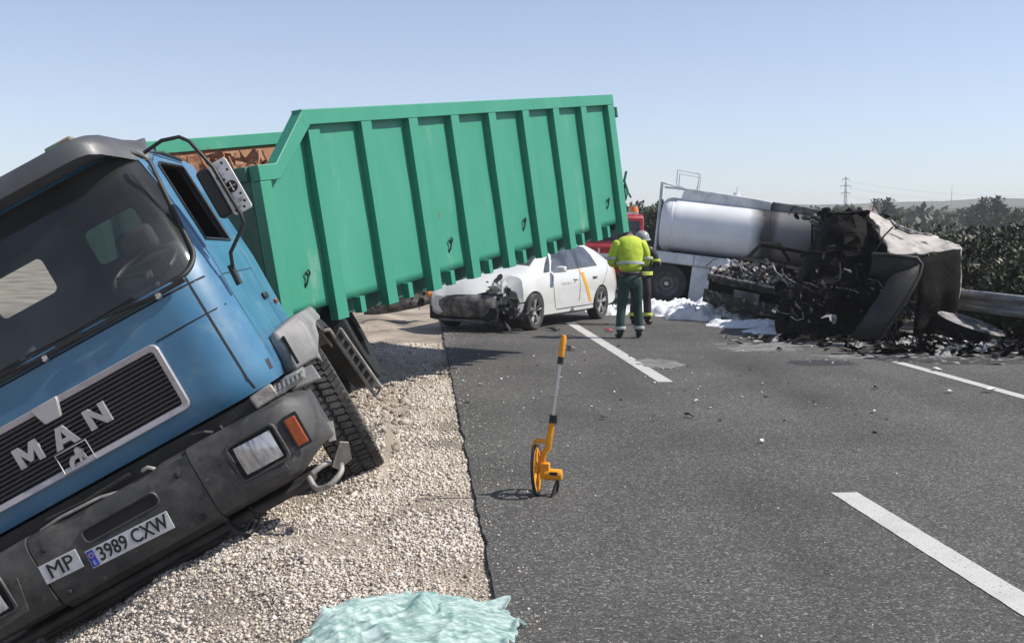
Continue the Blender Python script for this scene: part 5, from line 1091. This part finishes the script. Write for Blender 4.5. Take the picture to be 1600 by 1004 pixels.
# ------------------------------------------------------------------ red fire engine beyond the container
FE = G(962, 466)
fe = thing('fire_engine', 'red fire engine with orange beacon parked beyond the green container', 'fire engine', Vector((FE.x-1.22, FE.y+2.2, 0)), Matrix.Rotation(R(4), 4, 'Z'))
k = MB(); k.loft([[(x, 0, .5), (x, 0, 1.25), (x, .05, 1.32), (x, .1, 2.02), (x, .25, 2.1), (x, 4.2, 2.1), (x, 4.2, .5)] for x in (0, 2.2)]); k.build('body', M['red'], fe, bevel=.04)
k = MB(); k.bx((.12, .045, 1.40), (2.08, .09, 1.92)); k.build('rear_window', M['carglass'], fe)
k = MB(); k.bx((2.195, .6, 1.38), (2.215, 1.6, 1.9)); k.build('side_window', M['carglass'], fe)
k = MB(); k.bx((2.197, .1, .95), (2.21, 4.1, 1.1)); k.bx((.05, -.012, .95), (2.15, -.002, 1.06)); k.build('white_stripe', M['white'], fe)
k = MB(); k.bx((1.35, .3, 2.105), (2.1, .55, 2.16)); k.build('beacon_base', M['white'], fe)
k = MB(); k.lathe([(0, .16), (.10, .15), (.13, .03), (.13, 0)], (1.98, .42, 2.16), (0, 0, 1), 14); k.build('beacon', M['orange'], fe, smooth=50)
k = MB(); k.lathe([(0, .0), (.03, .02), (.03, .06), (0, .06)], (1.3, -.02, 1.15), (0, -1, 0), 12); k.bx((.95, -.02, .9), (1.0, -.01, 1.2)); k.build('rear_latch', M['white'], fe)
for x in (.25, 1.95):
    k = MB(); k.bx((x-.12, -.02, .62), (x+.12, .0, .78)); k.build('tail_lamp', M['fragred'], fe)
for x in (.15, 2.05):
    for y in (.9, 3.4):
        k = MB(); k.lathe([(0, -.14), (.3, -.14), (.45, -.1), (.45, .1), (.3, .14), (0, .14)], (x, y, .45), (1, 0, 0), 24); k.build('wheel', M['rubber'], fe, smooth=40)

# ------------------------------------------------------------------ foam, burnt debris
def blob(name, cu_, cv_, ru, rv, h, mat_, seed, nx=90, ny=60, thr=.18):
    m = MB(); ids = {}; H = {}
    for i in range(nx+1):
        for j in range(ny+1):
            a, b = -1+2*i/nx, -1+2*j/ny
            e = 1-(a*a+b*b)+.75*mnoise.noise((a*2.3+seed, b*2.3, seed))+.35*mnoise.noise((a*6, b*6, seed+3))
            hh = max(0, e-thr)
            p = UV(cu_+a*ru, cv_+b*rv, 0); hgt = min(1, hh*1.6)**.6*h*(.45+.75*abs(mnoise.noise((a*5, b*5, seed+7)))+.35*abs(mnoise.noise((a*13, b*13, seed+2))))
            ids[i, j] = (hh > 0); H[i, j] = (p.x, p.y, .006+hgt if hh > 0 else .002)
    vi = {}
    for i in range(nx):
        for j in range(ny):
            q = [(i, j), (i+1, j), (i+1, j+1), (i, j+1)]
            if any(ids[k] for k in q):
                for k in q:
                    if k not in vi: vi[k] = len(m.v); m.v.append(H[k])
                m.f.append(tuple(vi[k] for k in q))
    return tag(m.build(name, mat_, smooth=180), kind='stuff')
def uv(p): return p.dot(RD), p.dot(RR)
for px, py, ru, rv, h, sd in ((1060, 487, 1.5, 1.15, .26, 1), (1115, 496, 1.0, 1.0, .30, 4), (1180, 508, .7, .9, .10, 6), (955, 488, .8, .55, .16, 9), (1225, 519, .45, .7, .06, 12)):
    a, b = uv(G(px, py)); blob('foam', a, b, ru, rv, h, M['foam'], sd)
for px, py, ru, rv, h, sd, m_ in ((1395, 556, .35, 1.1, .012, 21, 'spill'), (1240, 538, .3, 1.3, .008, 25, 'spill'), (1500, 560, .7, 1.3, .05, 28, 'burntmid'), (1320, 528, .9, 1.5, .05, 31, 'burnt'), (1030, 568, .55, .30, .002, 33, 'spill'), (1283, 567, .30, .42, .002, 36, 'oil'), (1190, 545, .35, .6, .004, 47, 'spill')):
    a, b = uv(G(px, py)); blob('ash_spill', a, b, ru, rv, h, M[m_], sd, 70, 50)
dh = MB(); F_ = .35
scrap_mesh(dh, G(1470, 552)+Vector((0, 0, .07)), (.50, .28, .035), 150, .17, F_); scrap_mesh(dh, G(1560, 548)+Vector((0, 0, .05)), (.4, .3, .03), 80, .16, F_); scrap_mesh(dh, G(1330, 532)+Vector((0, 0, .05)), (.6, .25, .03), 110, .15, F_); wires(dh, G(1470, 552)+Vector((0, 0, .06)), (.6, .3, .03), 24, .45, .010)
tag(dh.build('burnt_debris_heap', M['burnt']), kind='stuff')
dh = MB(); scrap_mesh(dh, G(1470, 555)+Vector((0, 0, .11)), (.50, .20, .03), 70, .09, .5); scrap_mesh(dh, G(1540, 556)+Vector((0, 0, .07)), (.5, .22, .03), 50, .08, .5); scrap_mesh(dh, G(1260, 530)+Vector((0, 0, .04)), (.7, .25, .02), 40, .08, F_); scrap_mesh(dh, G(1450, 547)+Vector((0, 0, .12)), (.25, .12, .03), 14, .2, F_)
tag(dh.build('ashy_debris_heap', M['ash']), kind='stuff')
def scrap(name, label, cat, px, py, size, mat_, group=None, lift=.015, rot=None, asp=.6):
    m = MB(); n_ = 7; a0 = random.uniform(0, 6)
    pts = [(size*(.6+.5*random.random())*math.cos(a0+2*PI*k/n_), size*asp*(.6+.5*random.random())*math.sin(a0+2*PI*k/n_)) for k in range(n_)]
    V = [(x, y, size*.16*random.uniform(-1, 1)) for x, y in pts]+[(0, 0, size*.22)]
    m.add(V, [(k, (k+1) % n_, n_) for k in range(n_)]); o = m.build(name, mat_, smooth=30); s_ = o.modifiers.new('s', 'SOLIDIFY'); s_.thickness = max(.004, size*.08); s_.offset = 1
    o.location = G(px, py)+Vector((0, 0, lift+size*.12)); o.rotation_euler = rot or (random.uniform(-.2, .2), random.uniform(-.2, .2), random.uniform(0, 6.3)); return tag(o, label, cat, group)
for k in range(12):
    scrap('burnt_scrap', 'crumpled ash-pale sheet scrap on the debris heap below the burnt cab', 'scrap', random.uniform(1405, 1585), random.uniform(540, 566), random.uniform(.06, .12), M['ash'] if k % 4 else M['fragwhite'], 'pale scraps on the burnt debris heap', lift=random.uniform(.03, .16), rot=(random.uniform(-.45, .45), random.uniform(-.45, .45), random.uniform(0, 6)))
for k in range(16):
    scrap('charred_flake', 'thin charred flake lying on the asphalt before the burnt wrecks', 'scrap', random.uniform(1130, 1330), random.uniform(527, 548), random.uniform(.05, .14), M['burnt'] if k % 3 else M['ash'], 'charred flakes before the wrecks')
# odd pieces on the carriageway
scrap('plastic_shard', 'white shard alone on the asphalt close to the gravel edge', 'debris', 750, 603, .045, M['fragwhite'])
scrap('plastic_shard', 'pale plate of debris lying beside the right white edge line', 'debris', 1545, 613, .10, M['fragwhite'], asp=.35)
scrap('plastic_shard', 'flat white flake just beyond the right edge line near the ash', 'debris', 1462, 579, .08, M['fragwhite'])
scrap('plastic_shard', 'white scrap left of the right edge line in the far lane', 'debris', 1483, 614, .06, M['fragwhite'], asp=.5)
scrap('plastic_shard', 'small white chip in the middle of the far lane', 'debris', 1365, 645, .045, M['fragwhite'], asp=.4)
scrap('plastic_shard', 'thin white sliver on the asphalt between both lane dashes', 'debris', 1190, 692, .055, M['fragwhite'], asp=.14)
scrap('plastic_shard', 'thin white sliver just below the end of the far lane dash', 'debris', 1087, 629, .05, M['fragwhite'], asp=.16)
scrap('rubber_strip', 'black rubber strip lying below the far lane dash', 'debris', 1076, 652, .07, M['fragblack'], asp=.25)
scrap('rubber_strip', 'small black lump on the asphalt right of the measuring wheel shaft', 'debris', 944, 655, .045, M['fragblack'], asp=.4)
scrap('rubber_strip', 'black scrap lying in the far lane before the ash', 'debris', 1368, 608, .06, M['fragblack'], asp=.3)
scrap('red_lamp_shard', 'broken red lamp piece lying by the boot of the person in yellow', 'debris', 951, 518, .10, M['fragred'])
scrap('torn_trim', 'black torn trim on the asphalt in front of the taxi wheel', 'debris', 866, 517, .14, M['fragblack'], asp=.4)
scrap('torn_trim', 'grey sheet fragment behind the yellow handle top near the dash', 'debris', 893, 547, .13, M['sootgrey'], asp=.4)
scrap('torn_trim', 'black bent trim lying under the smashed front of the taxi', 'debris', 806, 520, .16, M['fragblack'], asp=.35)
for k in range(46):
    px, py = random.uniform(720, 1330), random.uniform(530, 640)
    scrap('small_shard', 'tiny pale shard scattered over the asphalt', 'debris', px, py, random.uniform(.012, .03), M['fragwhite'], 'tiny pale shards strewn over the road', lift=.006)
for k in range(30):
    px, py = random.uniform(700, 1400), random.uniform(535, 680)
    scrap('small_crumb', 'tiny black crumb scattered over the asphalt', 'debris', px, py, random.uniform(.012, .032), M['fragblack'], 'tiny black crumbs strewn over the road', lift=.006)
# torn bumper by the taxi on the sandy verge
bp = thing('torn_bumper', 'torn grey bumper skin with orange lamp lying on sand in front of the taxi', 'debris', G(640, 498, 0)+Vector((0, -.5, .15)), Matrix.Rotation(R(25), 4, 'Z'))
k = MB(); P = []
for i in range(15):
    t = i/14; P.append([Vector((-.75+1.5*t, .25*(2*t-1)**2+.05*mnoise.noise((t*5, 0, 1)), .08+.22*t+z+.04*mnoise.noise((t*4, z*4, 2)))) for z in (-.12, 0, .1, .18)]+[Vector((-.75+1.5*t, .25*(2*t-1)**2+.25, .28+.2*t))])
k.grid(P); o = k.build('skin', M['dusty'], bp, smooth=50); o.modifiers.new('s', 'SOLIDIFY').thickness = .012
k = MB(); scrap_mesh(k, (-.1, .0, .22), (.4, .08, .08), 16, .10); wires(k, (0, 0, .22), (.4, .1, .08), 8, .5, .012); tag(k.build('torn_brackets', M['crush'], bp), kind='stuff')
k = MB(); k.lathe([(0, -.06), (.05, -.05), (.065, 0), (.05, .02), (0, .02)], (.42, -.07, .33), (0, 1, 0), 14); k.build('orange_lamp', M['orange'], bp, smooth=50)

# ------------------------------------------------------------------ plastic sheet in the foreground
PS = G(650, 1004)
def sheetmat():
    m = bpy.data.materials.new('plastic_sheet'); m.use_nodes = True; t = m.node_tree; N = t.nodes; L = t.links.new; b = N['Principled BSDF']; out = N['Material Output']
    tc = N.new('ShaderNodeTexCoord'); mp = N.new('ShaderNodeMapping'); mp.inputs['Scale'].default_value = (3, 9, 3); mp.inputs['Rotation'].default_value = (0, 0, .5); L(tc.outputs['Object'], mp.inputs[0])
    n = N.new('ShaderNodeTexNoise'); n.inputs['Scale'].default_value = 3; n.inputs['Detail'].default_value = 9; n.inputs['Roughness'].default_value = .7; L(mp.outputs[0], n.inputs[0])
    r = N.new('ShaderNodeValToRGB'); r.color_ramp.elements[0].position = .3; r.color_ramp.elements[0].color = (.30, .55, .52, 1); r.color_ramp.elements[1].position = .56; r.color_ramp.elements[1].color = (.78, .90, .87, 1); L(n.outputs[0], r.inputs[0])
    L(r.outputs[0], b.inputs['Base Color']); b.inputs['Roughness'].default_value = .35
    bu = N.new('ShaderNodeBump'); bu.inputs['Strength'].default_value = .5; bu.inputs['Distance'].default_value = .01; L(n.outputs[0], bu.inputs['Height']); L(bu.outputs[0], b.inputs['Normal'])
    tl_ = N.new('ShaderNodeBsdfTranslucent'); L(r.outputs[0], tl_.inputs[0]); L(bu.outputs[0], tl_.inputs['Normal'])
    mx = N.new('ShaderNodeMixShader'); mx.inputs[0].default_value = .45; L(b.outputs[0], mx.inputs[1]); L(tl_.outputs[0], mx.inputs[2])
    tr = N.new('ShaderNodeBsdfTransparent'); tr.inputs[0].default_value = (.85, .95, .94, 1)
    tf = N.new('ShaderNodeMapRange'); tf.inputs[1].default_value = .35; tf.inputs[2].default_value = .62; tf.inputs[3].default_value = .62; tf.inputs[4].default_value = .14; L(n.outputs[0], tf.inputs[0])
    m2 = N.new('ShaderNodeMixShader'); L(tf.outputs[0], m2.inputs[0]); L(mx.outputs[0], m2.inputs[1]); L(tr.outputs[0], m2.inputs[2]); L(m2.outputs[0], out.inputs[0]); return m
M['sheet'] = sheetmat()
def sheet_h(x, y):
    def crease(a, b, k): n_ = mnoise.noise((a, b, k)); return 1-min(1, abs(n_)*3.2)
    wx_, wy_ = x+.10*mnoise.noise((x*3, y*3, 6)), y+.10*mnoise.noise((x*3, y*3, 11))
    h = .12*max(0, 1-((x+.02)/.50)**2-((y+.03)/.56)**2)**.8
    h += .018*crease(wx_*1.8+wy_*2.2, wy_*.9-wx_*.7, 3)**2.5+.010*crease(wx_*5-wy_*3.4, wy_*2.5+wx_, 8)**2.2+.004*crease(wx_*11+wy_*9, wy_*4-wx_*4, 5)**1.6+.0012*crease(wx_*24, wy_*18, 2)
    h += .05*math.exp(-((x-.02)/.045)**2-((y-.12)/.14)**2)-.05*math.exp(-((x+.05)/.035)**2-((y-.10)/.05)**2)-.04*math.exp(-((x-.075)/.015)**2-((y-.09)/.08)**2)
    t_, s_ = -.55*x+.83*y, .83*x+.55*y; h += .017*crease(t_*13, s_*1.3, 9)**1.3*smooth01((.25-x)/.4)+.005*crease(t_*28, s_*2, 4)
    e = max(abs(x)/.50, abs(y)/.56)
    return max(.010, h*(1-.75*smooth01((e-.72)/.3)))
def sheet_rim(a):
    return 1+.06*mnoise.noise((math.cos(a)*2.2, math.sin(a)*2.2, 4))+.05*mnoise.noise((math.cos(a)*6, math.sin(a)*6, 9))+.04*mnoise.noise((math.cos(a)*14, math.sin(a)*14, 2))+.18*math.exp(-((a-.80)/.09)**2)+.13*math.exp(-((a-.30)/.06)**2)
sm = MB(); nr, na = 150, 520; P = []
for i in range(nr+1):
    row = []
    for j in range(na):
        a = -PI+2*PI*j/na; rr = (i/nr)*sheet_rim(a); x, y = .415*rr*math.copysign(abs(math.cos(a))**.75, math.cos(a)), .52*rr*math.copysign(abs(math.sin(a))**.9, math.sin(a))
        x -= .10*max(0, -y)+.0; x += .06*(y < 0)*0
        row.append((x, y, sheet_h(x, y)+(.035*smooth01((i/nr-.9)/.1)*(.5+mnoise.noise((a*4, 0, 0))))))
    P.append(row)
sm.loft(P, cap=False)
so = sm.build('plastic_sheet', M['sheet'], smooth=180); so.location = PS+Vector((0, -.0, -.01)); so.modifiers.new('s', 'SOLIDIFY').thickness = .002
tag(so, 'crumpled pale turquoise plastic sheet on the gravel at the asphalt edge', 'plastic sheet')

# ------------------------------------------------------------------ guard rail, shrubs, pylon
GR = MB(); vr = 8.30
gr = thing('guard_rail', 'grey steel guard rail along the far right verge before the shrubs', 'guard rail', UV(0, vr, 0), Matrix.Rotation(math.atan2(RD.y, RD.x)-PI/2, 4, 'Z'))
for i in range(9):
    y0 = 6+4.0*i; k = MB(); pr = [(0, .44), (-.03, .46), (-.045, .50), (-.03, .54), (.02, .56), (.04, .60), (.02, .64), (-.03, .66), (-.045, .70), (-.03, .74), (0, .76)]
    k.grid([[Vector((x, y, z)) for x, z in pr] for y in (y0, y0+2, y0+3.995)]); o = k.build('rail_panel', M['galv'], gr, smooth=40); o.modifiers.new('s', 'SOLIDIFY').thickness = .004
    k = MB(); k.bx((.10, y0+.1, -.1), (.16, y0+.22, .74)); k.bx((.03, y0+.12, .52), (.10, y0+.20, .68)); k.build('post', M['galv'], gr)
def leaves(name, n, rx, rz, size, seed, mat_, lean=.0):
    g_ = np.random.default_rng(seed)
    ncl = 26; cl_ = g_.normal(0, 1, (ncl, 3)); cl_ /= np.linalg.norm(cl_, axis=1)[:, None]; cl_ *= g_.uniform(.45, 1.0, (ncl, 1)); cl_[:, 2] = cl_[:, 2]*.5+.5
    ci = g_.integers(0, ncl, n); c = cl_[ci]*np.array([rx, rx, rz])+np.clip(g_.normal(0, 1, (n, 3)), -1.7, 1.7)*np.array([rx, rx, rz])*.17
    c[:, 2] = np.abs(c[:, 2])+.05; c[:, 0] *= 1-.25*c[:, 2]/rz; c[:, 1] *= 1-.25*c[:, 2]/rz
    d = g_.normal(0, 1, (n, 3)); d[:, 2] = np.abs(d[:, 2])*.9+.3; d /= np.linalg.norm(d, axis=1)[:, None]
    s = np.cross(d, g_.normal(0, 1, (n, 3))); s /= np.linalg.norm(s, axis=1)[:, None]
    ln = size*g_.uniform(.6, 1.3, (n, 1)); w_ = ln*.30
    V = np.stack([c, c+d*ln*.5+s*w_, c+d*ln, c+d*ln*.5-s*w_], 1).reshape(-1, 3)
    me = bpy.data.meshes.new(name); me.vertices.add(4*n); me.vertices.foreach_set('co', V.ravel()); me.loops.add(4*n); me.loops.foreach_set('vertex_index', np.arange(4*n, dtype=np.int32)); me.polygons.add(n); me.polygons.foreach_set('loop_start', np.arange(0, 4*n, 4, dtype=np.int32)); me.update(calc_edges=True)
    tone = np.clip(g_.normal(.45, .22, n)+(g_.uniform(0, 1, ncl)[ci]-.5)*.35, 0, 1); tone[g_.uniform(0, 1, n) < .03] = 1
    at = me.attributes.new('tone', 'FLOAT', 'POINT'); at.data.foreach_set('value', np.repeat(tone, 4).astype(np.float32)); me.materials.append(mat_); return me
def stems(n, rx, rz, seed):
    r_ = random.Random(seed); k = MB()
    for _ in range(n):
        a = r_.uniform(0, 6.3); q = r_.uniform(.3, .85); k.tube([(.12*math.cos(a), .12*math.sin(a), -.1), (.4*q*rx*math.cos(a), .4*q*rx*math.sin(a), rz*.45), (q*rx*math.cos(a+.3), q*rx*math.sin(a+.3), rz*.9)], [.022, .015, .006], 5)
    return k.mesh('stem')
LV = [leaves('foliage', 6500, .95, 1.25, .095, s, M['leaf']) for s in (1, 2, 3, 4)]; SV = [stems(9, .85, 1.2, s) for s in (1, 2)]
for s_ in SV: s_.materials.append(M['hedgestem'])
def shrub(i, p, sc, label, grp, name='shrub'):
    r_ = thing(name, label, 'shrub', p, Matrix.Rotation(i*1.7, 4, 'Z') @ Matrix.Diagonal((sc[0], sc[0], sc[1], 1)), grp)
    link(LV[i % 4], 'foliage', None, r_); link(SV[i % 2], 'stem', None, r_)
random.seed(5)
i = 0
for u in np.arange(13.5, 60, 1.35):
    for row in range(2):
        v = vr+1.5+1.7*row+random.uniform(-.35, .35); uu_ = u+random.uniform(-.3, .3)
        s_ = random.uniform(.95, 1.22)*(1.08+.12*row)
        shrub(i, UV(uu_, v, hz(uu_, v)-.05), (1.05*random.uniform(.9, 1.15), s_), 'dense grey-green oleander shrub in the hedge behind the guard rail', 'oleander hedge behind the guard rail'); i += 1
for u in np.arange(34, 66, 2.2):          # planting beyond the blocked carriageway, left of the tanker
    v = random.uniform(3.0, 6.8) if u > 46 else random.uniform(7.0, 8.2)
for k in range(16):
    p = Vector((random.uniform(4.0, 9.5), random.uniform(44, 52), -.05)); shrub(k, p, (1.3, random.uniform(1.5, 1.95)), 'distant grey-green shrub beyond the rear of the tanker', 'shrubs beyond the tanker')
TV = leaves('crown', 5200, 2.3, 3.6, .42, 11, M['leaf2'])
def tree(p, sc, label):
    r_ = thing('tree', label, 'tree', p, Matrix.Diagonal((sc, sc, sc, 1)))
    link(TV, 'crown', None, r_, loc=(0, 0, .9)); k = MB(); k.tube([(0, 0, -.3), (.05, 0, 1.2), (.0, .1, 2.6)], [.2, .15, .08], 8); [k.tube([(0, 0, 1.3), (1.1*math.cos(a), 1.1*math.sin(a), 2.9)], [.08, .03], 6) for a in (0, 2, 4)]; k.build('trunk', M['hedgestem'], r_, smooth=60)
def on(px, d): return Vector(((px-800)/FPX*d, d, 0))
tree(on(1541, 125), 1.0, 'rounded dark tree standing above the hedge at right, taller of two')
tree(on(1592, 110), .72, 'dark bushy tree rising behind the hedge at the right edge')
tree(on(1372, 150), 1.1, 'small dark tree far behind the torn flap of the burnt cab')
fs_ = leaves('far_scrub', 26000, 60, 3.0, 1.1, 17, M['leaf2'])
fo_ = link(fs_, 'far_scrub', None); fo_.location = (60, 190, 0); fo_.scale = (1.6, 1.2, 1.3); tag(fo_, kind='stuff')
def pylon(p, h, label):
    r_ = thing('pylon', label, 'pylon', p); k = MB(); b = h*.055
    for sx in (-1, 1):
        for sy in (-1, 1): k.tube([(sx*b, sy*b, 0), (sx*b*.22, sy*b*.22, h*.72), (sx*b*.1, sy*b*.1, h)], h*.004, 4)
    for j in range(9):
        z0, z1 = h*j/10, h*(j+1)/10; w0, w1 = [b*(1-.78*min(1, z/(h*.72))) for z in (z0, z1)]
        for sy in (-1, 1): k.tube([(-w0, sy*w0, z0), (w1, sy*w1, z1)], h*.0028, 4); k.tube([(w0, sy*w0, z0), (-w1, sy*w1, z1)], h*.0028, 4)
    k.build('lattice_mast', M['pylon'], r_)
    for z, w in ((.72, .075), (.84, .09), (.96, .06)):
        k = MB(); k.tube([(-h*w, 0, h*z), (0, 0, h*z+h*.015), (h*w, 0, h*z)], h*.006, 4); k.tube([(-h*w, 0, h*z), (h*w, 0, h*z)], h*.005, 4)
        for s in (-1, 1): k.tube([(s*h*w, 0, h*z), (s*h*w, 0, h*z-h*.04)], h*.005, 4)
        k.build('cross_arm', M['pylon'], r_)
    return r_
PA = on(1318, 560); pylon(PA, 28.5, 'lattice electricity pylon on the skyline above the burnt tanker')
PB = on(1483, 590); k = MB(); k.tube([PB, PB+Vector((0, 0, 23))], [.3, .13], 6); k.tube([PB+Vector((0, 0, 23)), PB+Vector((0, 0, 26))], .07, 5); tag(k.build('mast', M['pylon']), 'faint thin mast far off on the skyline above the hedge', 'mast')
for kx, z, lab in ((-.07, .68, 'lowest'), (.09, .80, 'middle'), (.06, .92, 'topmost')):
    k = MB(); a = PA+Vector((28.5*kx, 0, 28.5*z)); b = on(1900, 620)+Vector((0, 0, 24*z+6))
    k.tube([a.lerp(b, t*.8)-Vector((0, 0, 7*4*t*(1-t))) for t in [q/16 for q in range(17)]], .05, 4)
    tag(k.build('power_line', M['pylon']), '%s thin power line sagging away from the skyline pylon to the right' % lab, 'power line')

# ------------------------------------------------------------------ thin summer haze between here and the hills
hm = bpy.data.materials.new('haze'); hm.use_nodes = True; hn = hm.node_tree.nodes; hn.remove(hn['Principled BSDF'])
hv = hn.new('ShaderNodeVolumePrincipled'); hv.inputs['Color'].default_value = (.97, .985, 1, 1); hv.inputs['Density'].default_value = .0007; hv.inputs['Anisotropy'].default_value = 0
hm.node_tree.links.new(hv.outputs[0], hn['Material Output'].inputs['Volume'])
hb2 = MB(); hb2.bx((-1600, -1600, -3), (1600, 1650, 33)); tag(hb2.build('haze', hm), kind='stuff')
